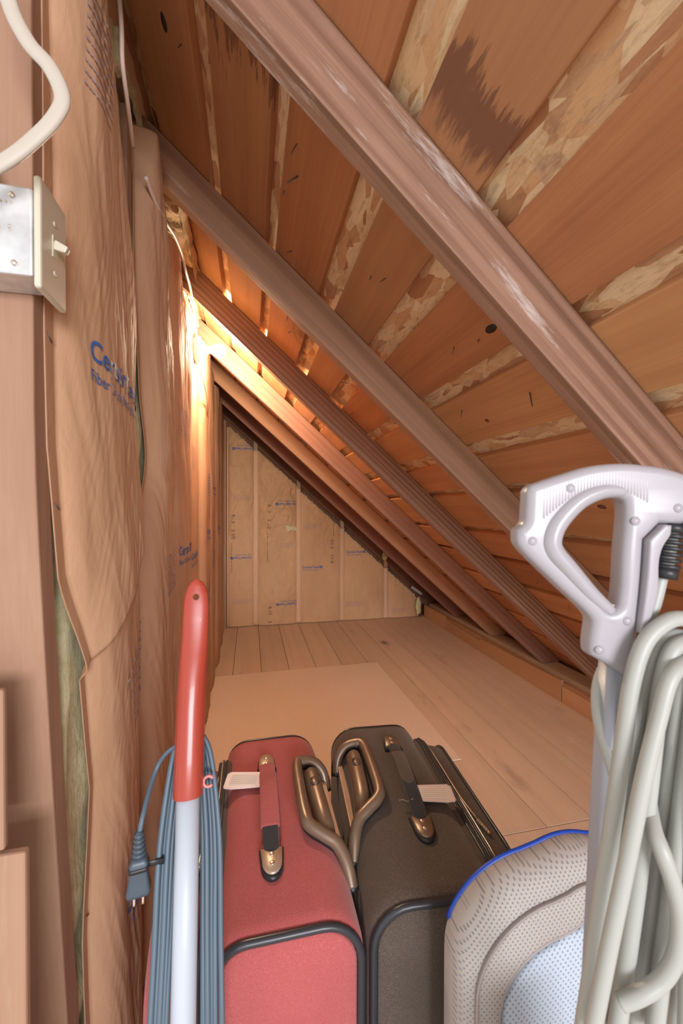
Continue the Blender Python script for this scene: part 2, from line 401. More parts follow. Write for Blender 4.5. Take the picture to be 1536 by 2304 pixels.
# nail points through the sheathing
random.seed(11)
raft_y = [.579, 1.184, 1.787, 2.372, 2.972, 3.572]
def nail(x, y, ln, tilt, r=.0011):
    bm = bmesh.new(); n = Vector((-SL, 0, -1)).normalized(); p = Vector((x, y, roofpt(x, .004)))
    d = (n+Vector((tilt[0], tilt[1], 0))).normalized(); tube(bm, [p, p+d*ln*.85, p+d*ln], [r, r, r*.2], 6)
    return obj('nail', bm, M_NAIL, roof)
cnt = 0
for x in (.08, .12, .155, .28, .31, .43, .47, .58, .62, .74, .86, .90, .95, 1.04, 1.09, 1.2, 1.25, 1.36, 1.41, 1.52, 1.66, -.03, -.14):
    for _ in range(4):
        y = random.uniform(.7, 3.4)
        if min(abs(y-r-.019) for r in raft_y) < .05: y += .12
        if cnt < 92: nail(x+random.uniform(-.01, .01), y, random.uniform(.010, .026), (random.uniform(-.7, .7), random.uniform(-.7, .7))); cnt += 1
for p in ((.60, .80, .045, (.5, -.4)), (.10, .88, .03, (-.6, .3))): nail(*p, r=.0016)
# rafters
Rot = Matrix.Rotation(ANG, 4, 'Y')
DL = DV*CS        # perpendicular depth
labels = ['weathered rafter with chalky white streaks, nearest to the camera, crossing the top of the picture',
          'smooth pinkish-grey rafter that runs down behind the white vacuum handle',
          'strongly grained brown rafter whose foot passes just left of the white vacuum handle base',
          'plum-brown rafter right above and behind the lit bulb, its foot visible on the plate',
          'warm orange-tan rafter just below the plum-brown one, slanting down from under the bulb',
          'dark reddish rafter nearest to the papered end wall, its foot on the plate']
for i, y in enumerate(raft_y):
    bm = bmesh.new()
    # outline in world x,z -> local
    zf = .14; xb = (A0-zf)/SL; xt = (A0+DV-zf)/SL
    def loc(x, z):
        v = Vector((x, 0, z-A0)); v.rotate(Rot.inverted()); return (v.x, v.z)
    x0 = -1.0
    pts = [loc(x0, A0-SL*x0), loc(xb, zf), loc(xt-.012, zf), loc(xt-.012, A0+DV-.0004-SL*(xt-.012)), loc(x0, A0+DV-.0004-SL*x0)]
    A = [Vector((p[0], 0, p[1])) for p in pts]
    prism(bm, pts, 0, .038)
    o = obj('roof_rafter', bm, W_RAFT[i], smooth=False, bevel=.0016)
    o.matrix_world = Matrix.Translation((0, y, A0)) @ Rot
    setp(o, labels[i], 'rafter', 'sloping roof rafters')
bm = bmesh.new(); prism(bm, [(-.8, A0+SL*.8), (1.85, A0-SL*1.85), (1.92, A0+DV-SL*1.92-.003), (-.8, A0+DV-.003+SL*.8)], 4.19, 4.228)
setp(obj('gable_rafter', bm, W_DARK, smooth=False, bevel=.002), 'dark gable rafter flat against the end wall above the ragged insulation tops', 'rafter')
# studs of left wall
studY = [.588, 1.00, 1.405]
bm = bmesh.new()
rings = []
for z in lin(0, 2.06, 24):
    # the near stud bows a little towards the hatch at its foot
    dy = 0 if z > 1.25 else .075*((1.25-z)/.75)**1.15 if z > .3 else .12
    dy = min(dy, .11)
    rings.append([Vector((-.36, .588+dy, z)), Vector((XL, .588+dy, z)), Vector((XL, .626+dy, z)), Vector((-.36, .626+dy, z))])
loft(bm, rings)
setp(obj('wall_stud', bm, W_STUD, smooth=False, bevel=.0025), 'foreground wall stud of scuffed pinkish wood carrying the switch box at left edge', 'stud', 'studs of the insulated wall')
for i, y in enumerate(studY[1:]):
    bm = bmesh.new(); box(bm, (-.36, y, 0), (XL-.001, y+.038, 2.06))
    o = obj('wall_stud', bm, W_STUD, smooth=False, bevel=.002)
    setp(o, ['stud between the nearest and second brown batts, almost hidden by their paper edges', 'stud between the second and third brown batts, almost hidden by their paper edges'][i], 'stud', 'studs of the insulated wall')
bm = bmesh.new(); box(bm, (-.36, 4.05, 0), (-.266, 4.20, 2.06)); box(bm, (-.266, 4.10, 0), (-.225, 4.138, 2.0))
setp(obj('corner_stud', bm, W_STUD, smooth=False, bevel=.002), 'brown corner stud where the long insulated wall meets the end wall', 'stud')
bm = bmesh.new(); box(bm, (-.36, .60, 2.062), (XL, 4.19, 2.062+.0)); bm.free()
# end wall studs
ES = [.052, .476, .925, 1.398]
for i, x in enumerate(ES):
    bm = bmesh.new(); top = A0-SL*x+.03
    prism(bm, [(x-.019, 0), (x+.019, 0), (x+.019, top-.017), (x-.019, top+.017)], YE+.004, YE+.092)
    setp(obj('end_wall_stud', bm, W_PLATE if i != 3 else W_STUD, smooth=False, bevel=.002),
         ['leftmost stud of the end wall, tallest, under the stapled paper seam', 'end wall stud right of the torn yellow patch', 'end wall stud between the two upright blue logos', 'short bare-sided end wall stud beside the yellow wool tuft'][i], 'stud')
# curb boards along the eave, and the plate behind
def curb(y0, y1, zt0, zt1, name, th=.02, dx=0, wob=0):
    bm = bmesh.new(); rings = []
    for y in lin(y0, y1, 16):
        f = (y-y0)/(y1-y0); zt = zt0+(zt1-zt0)*f+wob*math.sin(f*PI*.8)
        rings.append([Vector((XC+dx, y, .0005)), Vector((XC+dx+th, y, .0005)), Vector((XC+dx+th, y, zt)), Vector((XC+dx, y, zt))])
    loft(bm, rings); setp(obj(name, bm, W_PINE, smooth=False, bevel=.002), kind='structure')
curb(-.3, 2.118, .098, .100, 'trim_1')
curb(2.124, 3.03, .132, .104, 'trim_2')
curb(3.034, 3.64, .085, .118, 'trim_3', wob=-.012)
curb(3.644, 4.13, .125, .125, 'trim_4')
bm = bmesh.new(); box(bm, (XC+.021, -.3, 0), (XC+.058, 4.12, .112)); setp(obj('trim_5', bm, W_PINE, smooth=False, bevel=.002), kind='structure')
bm = bmesh.new(); box(bm, (XC+.0585, -.3, .0), (XC+.19, 4.12, .138)); setp(obj('trim_6', bm, W_PLATE, smooth=False, bevel=.002), kind='structure')
# hatch jamb at the lower left of the opening
bm = bmesh.new(); box(bm, (-.48, .540, 0), (-.254, .552, .770)); box(bm, (-.48, .542, .774), (-.276, .552, .96)); setp(obj('trim_7', bm, W_STUD, smooth=False, bevel=.003), kind='structure')
# hardboard sheet
bm = bmesh.new(); M = Matrix.Translation((.355, 2.35, .002)) @ Matrix.Rotation(math.radians(1.2), 4, 'Z')
box(bm, (-.585, -.63, 0), (.585, .60, .004), M)
setp(obj('hardboard_sheet', bm, M_SHEET, smooth=False, bevel=.001), 'pale hardboard sheet lying flat on the floorboards behind the suitcases', 'board')
# ------------------------------------------------------------------ left wall insulation
def sstep(a, b, x):
    t = min(1, max(0, (x-a)/(b-a))); return t*t*(3-2*t)
class Batt:
    def __init__(s, y0, y1, B, seed, z0=.0, z1=2.05, left=None, right=None, amp=1.):
        s.y0 = y0; s.y1 = y1; s.B = B; s.seed = seed; s.z0 = z0; s.z1 = z1; s.left = left; s.right = right; s.amp = amp
    def edges(s, z):
        a = s.y0+(s.left(z) if s.left else 0)+.004*ns(z*4, s.seed); b = s.y1-(s.right(z) if s.right else 0)+.004*ns(z*4, s.seed+9)
        return a, b
    def x(s, y, z):
        a, b = s.edges(z); v = min(1, max(0, (y-a)/(b-a)))
        B = s.B*(1+.25*ns(z*2.2, s.seed+3))
        q = min(1, max(0, (v-.07)/.86)); p = (1-abs(2*q-1)**3.2)**.75 if 0 < q < 1 else 0
        k = p**.5*s.amp
        f = .006*ns(y*8, z*1.6, s.seed)+.0042*ns(y*20+z*4, z*4, s.seed+5)+.0016*(1-abs(ns(y*40+z*9, z*6, s.seed+7)))*2
        # sharp wrinkles
        w_ = .0009*(1-2*abs(ns(y*80-z*16, z*9, s.seed+2)))*(.25+1.1*v+max(0, ns(y*6, z*3, s.seed+8))*1.2)
        return XL+.0016+B*p+(f+w_-.003)*k
def left_batt(b, nu, nv, label, **kw):
    e = empty('insulation_batt', (XL, (b.y0+b.y1)/2, 0), label=label, cat='insulation', group='paper-faced insulation batts of the long wall')
    e.location = (0, 0, 0)
    bm = bmesh.new()
    V = []
    for z in lin(b.z0, b.z1, nv):
        a, c = b.edges(z); V.append([Vector((b.x(y, z), y, z)) for y in lin(a, c, nu)])
    rows = [[bm.verts.new(p) for p in r] for r in V]
    for p, q in zip(rows, rows[1:]):
        for i in range(nu): bm.faces.new((p[i], p[i+1], q[i+1], q[i]))
    obj('kraft_facing', bm, M_KRAFT, e, solid=.0012, recalc=False)
    bm = bmesh.new()
    grid(bm, lin(b.y0+.004 if b.seed != 1 else .69, b.y1-.014, 14), lin(b.z0, b.z1, 60), lambda y, z: Vector((XL-.010+.010*ns(y*20, z*12, 4), y, z)))
    obj('glass_wool', bm, M_WOOL, e, solid=.05, recalc=False)
    return e
def b1_left(z):
    tab = [(.3, .128), (.47, .115), (.52, .12), (.70, .146), (.92, .104), (1.07, .037), (1.25, .006), (1.4, 0), (3, 0)]
    for (za, a), (zb, c) in zip(tab, tab[1:]):
        if z <= zb:
            f = max(0, (z-za)/(zb-za)); return a+(c-a)*f
    return 0
class Batt1(Batt):
    def x(s, y, z):
        r = super().x(y, z)
        # big diagonal overlap fold low in the bay
        d = (z-1.13)-(y-.97)*.95*1.0
        r += .012*sstep(.0, .022, d)*sstep(.25, .0, d)*sstep(.62, .70, y)*sstep(1.0, .97, y)
        return r
b1 = Batt1(.612, 1.012, .040, 1, left=b1_left, right=lambda z: max(0, z-1.62)*.55, amp=1.)
b2 = Batt(1.036, 1.415, .046, 2, left=lambda z: .105*math.exp(-((z-1.30)/.13)**2)+.03*math.exp(-((z-1.52)/.12)**2), right=lambda z: max(0, z-1.62)*.75, amp=1.1)
b3 = Batt(1.425, 1.828, .034, 3, right=lambda z: max(0, z-1.68)*.6, amp=1.)
b4 = Batt(1.835, 2.23, .008, 4, amp=.5)
b5 = Batt(2.24, 2.635, .034, 5)
b6 = Batt(2.645, 3.045, .028, 6)
b7 = Batt(3.055, 3.45, .033, 7)
b8 = Batt(3.46, 3.855, .028, 8)
b9 = Batt(3.865, 4.10, .018, 9)
bl = ['nearest brown paper-faced batt of the long wall, widest, with large blue lettering',
      'second paper-faced batt of the long wall, yellow wool showing at its pinched left edge',
      'third paper-faced batt of the long wall, with blue lettering just above the red pole grip',
      'fourth paper-faced batt of the long wall, brightly lit below the lampholder',
      'fifth paper-faced batt of the long wall from the camera, narrow strip right of the lampholder',
      'sixth paper-faced batt of the long wall from the camera', 'seventh paper-faced batt of the long wall from the camera',
      'eighth paper-faced batt of the long wall from the camera', 'ninth and last paper-faced batt of the long wall, next to the corner stud']
E_ = []
for i, (b, nu, nv) in enumerate(((b1, 130, 620), (b2, 90, 480), (b3, 70, 360), (b4, 40, 240), (b5, 40, 240), (b6, 30, 200), (b7, 30, 200), (b8, 30, 160), (b9, 24, 160))):
    E_.append(left_batt(b, nu, nv, bl[i]))
def on_batt(b, y0, z0, shear=0, rot=0, k=1.):
    cr, sr = math.cos(rot), math.sin(rot)
    def f(u, v):
        y = y0+(u*cr-v*sr)*k; z = z0+(u*sr+v*cr)+shear*u
        return Vector((b.x(y, z)+.0022, y, z))
    return f
def rows(parent, mapf, n, wdt, pitch, mat, bold_last=False, name='printed_lines', seed=0):
    """worn-off small print: broken ink dashes"""
    random.seed(seed); bm = bmesh.new()
    for r in range(n):
        x = 0; h = pitch*.13*(1.7 if bold_last and r == n-1 else 1)
        while x < wdt*(1 if r < n-1 else .8):
            l = random.uniform(.03, .09)*wdt; k = 4
            for j in range(k):
                xa = x+l*j/k; xb = x+l*(j+1)/k
                vv = [bm.verts.new(mapf(a, b)) for a, b in ((xa, -r*pitch-h), (xb, -r*pitch-h), (xb, -r*pitch+h), (xa, -r*pitch+h))]; bm.faces.new(vv)
            x += l+random.uniform(.012, .03)*wdt
    return obj(name, bm, mat, parent, smooth=False, recalc=False)
def logo(parent, mapf, size, mat=None, sq=True, cut=1, fade=False):
    mat = mat or M_BLUEINK
    text('printed_lettering', 'CertainTeed', size, mapf, mat, parent, bold=size*.015, cut=cut)
    text('printed_lettering', 'Fiber Glass Insulation', size*.56, lambda u, v: mapf(u, v-size*.72), mat, parent, cut=cut)
    if sq:
        bm = bmesh.new(); x0 = size*5.25
        for i in range(2):
            for j in range(2):
                s = size*.34
                vv = [bm.verts.new(mapf(x0+i*s*1.12+a*s, -size*.05+j*s*1.12+b_*s)) for a, b_ in ((0, 0), (1, 0), (1, 1), (0, 1))]; bm.faces.new(vv)
        obj('printed_logo_square', bm, mat, parent, smooth=False, recalc=False)
logo(E_[0], on_batt(b1, .690, 1.395, -.08), .045, cut=2)
rows(E_[0], on_batt(b1, .668, 1.93, .0, 0), 10, .085, .016, M_PALEINK, seed=3)
rows(E_[0], on_batt(b1, .83, .845, .0, .55), 8, .15, .018, M_PALEINK, True, seed=4)
logo(E_[0], on_batt(b1, .84, .39, .0, .35), .046, cut=2)
rows(E_[1], on_batt(b2, 1.16, 1.03, .0, .1), 8, .15, .014, M_PALEINK, True, seed=5)
rows(E_[2], on_batt(b3, 1.50, 1.52, .0, 0), 8, .15, .014, M_PALEINK, seed=6)
logo(E_[2], on_batt(b3, 1.50, 1.00, 0), .046, cut=1)
rows(E_[3], on_batt(b4, 1.95, 1.45, .0, 0), 8, .15, .014, M_PALEINK, seed=7)
logo(E_[3], on_batt(b4, 1.93, .93, 0), .046, cut=0)
rows(E_[4], on_batt(b5, 2.38, 1.35, 0), 8, .15, .016, M_BLUEINK, seed=8)
logo(E_[4], on_batt(b5, 2.36, 1.02, 0), .044, cut=0)
rows(E_[4], on_batt(b5, 2.38, .72, 0), 8, .15, .016, M_PALEINK, seed=9)
logo(E_[5], on_batt(b6, 2.76, 1.28, 0), .044, cut=0)
rows(E_[5], on_batt(b6, 2.78, .88, 0), 8, .15, .016, M_BLUEINK, seed=10)
logo(E_[6], on_batt(b7, 3.16, 1.0, 0), .044, cut=0)
rows(E_[6], on_batt(b7, 3.18, 1.5, 0), 8, .15, .016, M_BLUEINK, seed=12)
rows(E_[6], on_batt(b7, 3.18, .6, 0), 8, .15, .016, M_PALEINK, seed=13)
# staples on first batt
for z in (1.395, 1.17, .50):
    bm = bmesh.new()
    a, c = b1.edges(z); x = b1.x(a+.012, z)+.0015
    tube(bm, [(x, a+.006, z+.004), (x, a+.018, z-.004)], .0009, 6)
    obj('staple', bm, M_NAIL, E_[0])
# batts filling the rafter bays above the wall
def bay_batt(y0, y1, x0, x1, dz, label, seed, amp=.008, mat=None, sag=.0):
    e = empty('rafter_bay_batt', label=label, cat='insulation', group='batts tucked between rafters above the long wall')
    def f(u, v):   # u across (y), v along x
        y = y0+(y1-y0)*u; x = x0+(x1-x0)*v
        p = (1-abs(2*u-1)**4)**.5 * (1-max(0, (v-.80)/.20)**2.5)**.5 if 0 < u < 1 else 0
        off = -.004-(dz)*max(0.05, p)-sag*v+amp*ns(y*14, x*9, seed)*p+amp*.6*(1-2*abs(ns(y*40, x*16, seed+4)))*p
        return Vector((x+.006*ns(y*16, seed), y, roofpt(x, off)))
    bm = bmesh.new(); grid(bm, lin(0, 1, 50), lin(0, 1, 70), f); obj('kraft_facing', bm, mat or M_KRAFT, e, recalc=False)
    bm = bmesh.new()
    def g(u, v):
        y = y0+.01+(y1-y0-.02)*u; x = x1-.01
        return Vector((x+.012*ns(y*30, v*4, seed+2)-.01*abs(v-.5), y, roofpt(x, -.004-dz*.75*v)))
    grid(bm, lin(0, 1, 24), lin(0, 1, 6), g); obj('glass_wool', bm, M_WOOL, e, recalc=False)
    return e
bay_batt(.640, 1.176, -.80, -.262, .085, 'brown batt tucked under the roof boards at the top left, with a green-yellow wool patch', 21)
bay_batt(1.232, 1.775, -.80, -.200, .080, 'crumpled shiny brown batt wedged between two rafters beside the white cable', 22, .016, M_KRAFT2)
bay_batt(1.835, 2.36, -.80, -.262, .080, 'glowing yellow-brown batt end between rafters directly above the bulb', 23)
bay_batt(2.42, 2.96, -.80, -.275, .080, 'small batt end between rafters just above the lampholder box', 24)
bay_batt(3.02, 3.56, -.80, -.28, .080, 'dark batt end between rafters right of the bulb', 25)
bay_batt(3.62, 4.15, -.80, -.285, .080, 'farthest dark batt end between rafters beside the corner stud', 26)
# wool tuft in the first bay
def tuft(c, r, sc, seed, label, cat='insulation'):
    bm = bmesh.new(); bmesh.ops.create_icosphere(bm, subdivisions=4, radius=1)
    for v in bm.verts:
        d = v.co.normalized(); k = 1+.35*ns(d.x*2+seed, d.y*2, d.z*2)+.18*ns(d.x*6, d.y*6+seed, d.z*6)
        v.co = Vector((d.x*sc[0]*k*r, d.y*sc[1]*k*r, d.z*sc[2]*k*r))+Vector(c)
    return setp(obj('wool_tuft', bm, M_WOOL), label, cat)
tuft((-.262, .905, 2.075), .03, (.5, 1, 1.3), 1, 'green-yellow wool bulging out under the roof boards at top left')
tuft((1.375, 4.115, .665), .035, (.8, .5, 1.4), 2, 'pale yellow wool tuft beside the short end wall stud')
tuft((1.745, 4.10, .12), .034, (.9, .5, 2.6), 3, 'ragged wool edge at the right foot of the end wall')
# ------------------------------------------------------------------ end wall insulation
class EBatt:
    def __init__(s, x0, x1, seed, top, crump=1.): s.x0 = x0; s.x1 = x1; s.seed = seed; s.top = top; s.c = crump
    def y(s, x, z):
        v = (x-s.x0)/(s.x1-s.x0); q = min(1, max(0, (v-.06)/.88)); p = (1-abs(2*q-1)**4)**.7 if 0 < q < 1 else 0
        cr = s.c*(.4+sstep(.5, 1.3, z)*.9)
        f = .015*(1-2*abs(ns(x*6+z*3, z*4, s.seed)))+.010*(1-2*abs(ns(x*16-z*6, z*12, s.seed+3)))+.003*ns(x*40, z*34, s.seed+6)
        return YE-.001-.014*p-f*p*cr*.9
ebs = [EBatt(-.222, .052, 31, 1.88, 1.), EBatt(.052, .476, 32, 1.76, 1.6), EBatt(.476, .925, 33, 1.36, .6), EBatt(.925, 1.398, 34, .95, .35), EBatt(1.415, 1.752, 35, .50, .4)]
el = ['tall paper-faced batt at the left end of the end wall, with upside-down blue logos', 'creased paper-faced batt in the end wall with a torn patch showing yellow wool',
      'middle paper-faced batt of the end wall with one upright logo and a ragged sloping top', 'fourth paper-faced batt of the end wall, with upright logo high up near the rafter', 'smallest wedge-shaped paper-faced batt at the right end of the end wall']
EE = []
for i, b in enumerate(ebs):
    e = empty('end_wall_batt', label=el[i], cat='insulation', group='paper-faced batts of the end wall'); EE.append(e)
    def topz(x, b=b, i=i): return A0-.045-SL*x-(.02 if i != 1 else .0)+.010*ns(x*30, b.seed)+.008*ns(x*90, b.seed)
    bm = bmesh.new(); nx = 60; nz = 150
    R = []
    for j in range(nz+1):
        r = []
        for k in range(nx+1):
            x = b.x0+(b.x1-b.x0)*k/nx; z = .004+(topz(x)-.004)*j/nz; r.append(bm.verts.new((x, b.y(x, z), z)))
        R.append(r)
    for p, q in zip(R, R[1:]):
        for k in range(nx): bm.faces.new((p[k], p[k+1], q[k+1], q[k]))
    obj('kraft_facing', bm, M_KRAFT2, e, solid=.0012, recalc=False)
    bm = bmesh.new()
    grid(bm, lin(b.x0+.02, b.x1-.02, 80), lin(0, 1, 10), lambda x, v, b=b: Vector((x, YE+.006-.006*ns(x*40, v*5, 2)+.03*v*v, topz(x)-.06+.075*v+.010*ns(x*75, v*2+b.seed)*(v > .3))))
    obj('glass_wool', bm, M_WOOL, e, recalc=False)
# stapled flange seams over the end wall studs
for i, x in enumerate(ES):
    bm = bmesh.new(); top = A0-SL*x-.05
    def f(u, z, x=x): return Vector((x+u+.002*ns(z*6, x*5), YE-.0055-.0015*math.cos(u*160)-.001*ns(u*90, z*3), z))
    grid(bm, lin(-.022, .020, 8), lin(.004, top, 60), f)
    obj('paper_flange', bm, M_FLANGE, EE[i], solid=.001, recalc=False)
def on_end(b, x0, z0, rot=0):
    cr, sr = math.cos(rot), math.sin(rot)
    def f(u, v):
        x = x0+u*cr-v*sr; z = z0+u*sr+v*cr; return Vector((x, b.y(x, z)-.0025, z))
    return f
def end_at(b, px, py, rot=0):   # print position measured on the wall plane
    return on_end(b, px, py, rot)
S = .034
for b, e, x, z, r in ((ebs[0], 0, .035, 1.745, PI), (ebs[0], 0, .015, .685, PI), (ebs[1], 1, .445, 1.21, PI), (ebs[1], 1, .455, .215, PI), (ebs[2], 2, .510, .555, 0), (ebs[3], 3, .965, .70, 0)):
    logo(EE[e], on_end(b, x, z, r), S, cut=0)
for b, e, x, z in ((ebs[0], 0, -.16, 1.28), (ebs[0], 0, -.17, .27), (ebs[1], 1, .24, .81), (ebs[2], 2, .52, 1.00), (ebs[3], 3, .96, .19), (ebs[4], 4, 1.46, .10)):
    rows(EE[e], on_end(b, x, z), 4, .18, .014, M_PALEINK, seed=int(x*100)+40)
for b, e, x, z, s_ in ((ebs[0], 0, -.175, 1.10, -1), (ebs[1], 1, .165, 1.2, -1), (ebs[1], 1, .175, .19, -1), (ebs[2], 2, .83, .60, 1), (ebs[3], 3, 1.30, .20, 1)):
    if b is ebs[3]: rows(EE[e], on_end(b, x, z, PI/2), 1, .3, .01, M_BLACKINK, seed=60); continue
    text('printed_lettering', 'R-13', .045, on_end(b, x, z, s_*PI/2), M_BLACKINK, EE[e], cut=0, bold=.0006)
    text('printed_lettering', '3', .045, on_end(b, x, z+s_*.145, s_*PI/2), M_BLACKINK, EE[e], cut=0, bold=.0006); text('printed_lettering', '1/2', .045, on_end(b, x, z+s_*.185, s_*PI/2), M_BLACKINK, EE[e], cut=0, bold=.0006)
    if z > .3: rows(EE[e], on_end(b, x, z-.28*(1 if s_ < 0 else -1), s_*PI/2), 1, .36, .02, M_BLACKINK, seed=61)
# torn patch
bm = bmesh.new()
tp = [(.335, .985), (.365, .99), (.395, .975), (.43, .985), (.455, .955), (.47, .925), (.45, .935), (.42, .95), (.39, .945), (.365, .93), (.355, .95), (.37, .965)]
bm.faces.new([bm.verts.new((x, ebs[1].y(x, z)-.004, z)) for x, z in tp]); bmesh.ops.triangulate(bm, faces=bm.faces)
obj('torn_wool_patch', bm, M_WOOL, EE[1], smooth=False, solid=.003)
# light pipe / conduit stub in dark eave corner
bm = bmesh.new(); box(bm, (1.66, 4.10, .27), (1.80, 4.12, .30), Matrix.Translation((1.73, 0, .285)) @ Matrix.Rotation(.62, 4, 'Y') @ Matrix.Translation((-1.73, 0, -.285)))
setp(obj('metal_strap', bm, M_GALV, smooth=False, bevel=.002), 'short grey metal strip in the dark corner above the curb', 'metal strip')
# ------------------------------------------------------------------ lamp
LX, LY, LZ = -.222, 2.03, 1.905
e = empty('porcelain_lampholder', (LX, LY, LZ), label='porcelain lampholder with a lit bare bulb on an octagonal box on the long wall', cat='lamp'); 
def lathe_x(prof, n=28): # prof: (x, r)
    bm = bmesh.new(); loft(bm, [[Vector((x, r*math.cos(2*PI*k/n), r*math.sin(2*PI*k/n))) for k in range(n)] for x, r in prof]); return bm
obj('octagonal_box', lathe_x([(-.06, .054), (-.0215, .054), (-.02, .053)], 8), M_GALV, e, smooth=False)
obj('base', lathe_x([(-.02, .060), (-.010, .060), (-.002, .054), (.004, .034), (.008, .026)]), M_PORC, e)
obj('socket', lathe_x([(.008, .021), (.028, .020), (.033, .017)]), M_PORC, e)
bp = [(.030, .013), (.040, .0135), (.05, .018), (.062, .026), (.075, .0305), (.088, .030), (.100, .024), (.107, .014), (.1095, .003)]
bulb = obj('light_bulb', lathe_x(bp, 24), M_BULB, e)
# NM cables
def cable(pts, r, mat, label, name='cable', flat=1, ref=None, n=10):
    bm = bmesh.new(); tube(bm, smooth_path(pts), r, n, flat, ref); return setp(obj(name, bm, mat), label, 'cable')
cable([(-.225, .795, 2.10), (-.222, .806, 2.02), (-.222, .812, 1.96), (-.226, .86, 1.93), (-.24, .95, 1.925)], .004, M_NM, 'thin pale cable dangling down at the top of the nearest batt')
cable([(-.232, 1.02, 1.92), (-.222, 1.09, 1.905), (-.214, 1.16, 1.912), (-.208, 1.25, 1.935), (-.206, 1.36, 1.95), (-.207, 1.45, 1.945), (-.212, 1.58, 1.965), (-.225, 1.78, 1.985), (-.243, 1.97, 1.99), (-.254, 2.03, 1.957)], .0045, M_NM, 'pale cable running along the batt tops down to the lampholder box')
cable([(-.252, 2.03, 1.852), (-.235, 2.10, 1.82), (-.222, 2.2, 1.77), (-.225, 2.33, 1.72), (-.235, 2.45, 1.68)], .004, M_NM, 'pale cable leaving the bottom of the lampholder box')
cable([(-.254, .5, 1.80), (-.247, .5, 1.705), (-.229, .5, 1.66), (-.208, .5, 1.637), (-.196, .5, 1.609), (-.202, .5, 1.587), (-.221, .5, 1.56), (-.254, .5, 1.526), (-.33, .51, 1.48)], .0042, M_WHITECABLE, 'flat white cable bending in front of the near stud at top left', flat=1.9, ref=(0, 1, 0), n=16)
cable([(-.36, .57, 1.62), (-.315, .565, 1.60), (-.296, .56, 1.565), (-.295, .56, 1.545)], .007, M_RUBBER, 'black cable entering the top of the steel switch box', 'switch_box_cable')
# ------------------------------------------------------------------ switch
e = empty('light_switch', (-.29, .56, 1.485), label='ivory toggle light switch on a galvanised box screwed to the near stud', cat='light switch')
bm = bmesh.new(); box(bm, (-.06, -.022, -.052), (.048, .0275, .048)); obj('switch_box', bm, M_GALV, e, smooth=False, bevel=.0025)
bm = bmesh.new(); disc(bm, (-.012, -.002, -.0521), (0, 0, -1), .011, .0012); disc(bm, (-.04, -.0222, .03), (0, -1, 0), .004, .002); disc(bm, (.028, -.0222, .036), (0, -1, 0), .003, .0022); disc(bm, (.030, -.0222, -.040), (0, -1, 0), .003, .0022)
for k in range(4): disc(bm, (.012+k*.005, -.0222, .028), (0, -1, 0), .0011, .0012, 8)
for q in ((.016, -.003), (.014, .000), (.026, -.003), (.0255, .001)): disc(bm, (q[0], -.0222, q[1]), (0, -1, 0), .0015, .0012, 8)
obj('box_fasteners', bm, M_STEEL, e)
bm = bmesh.new(); PL = rrect(-.034, .034, -.064, .064, .004, 3); prism(bm, [(a+.012, b) for a, b in PL], .0485, .0565, 0); obj('wall_plate', bm, M_CREAM, e, smooth=False, bevel=.003)
bm = bmesh.new(); box(bm, (.056, .006, -.012), (.0575, .018, .014)); obj('toggle_frame', bm, M_CREAM, e, smooth=False)
bm = bmesh.new(); prism(bm, [(.0565, -.006), (.0565, .006), (.072, .004), (.0715, -.004)], .008, .016, 1, Matrix.Translation((0, 0, .004)) @ Matrix.Translation((.0565, 0, 0)) @ Matrix.Rotation(.35, 4, 'Y') @ Matrix.Translation((-.0565, 0, 0))); obj('toggle', bm, M_CREAM, e, smooth=False, bevel=.001)
for z in (.030, -.030):
    bm = bmesh.new(); disc(bm, (.0565, .012, z), (1, 0, 0), .003, .0012, 12); obj('screw', bm, M_CREAM, e)
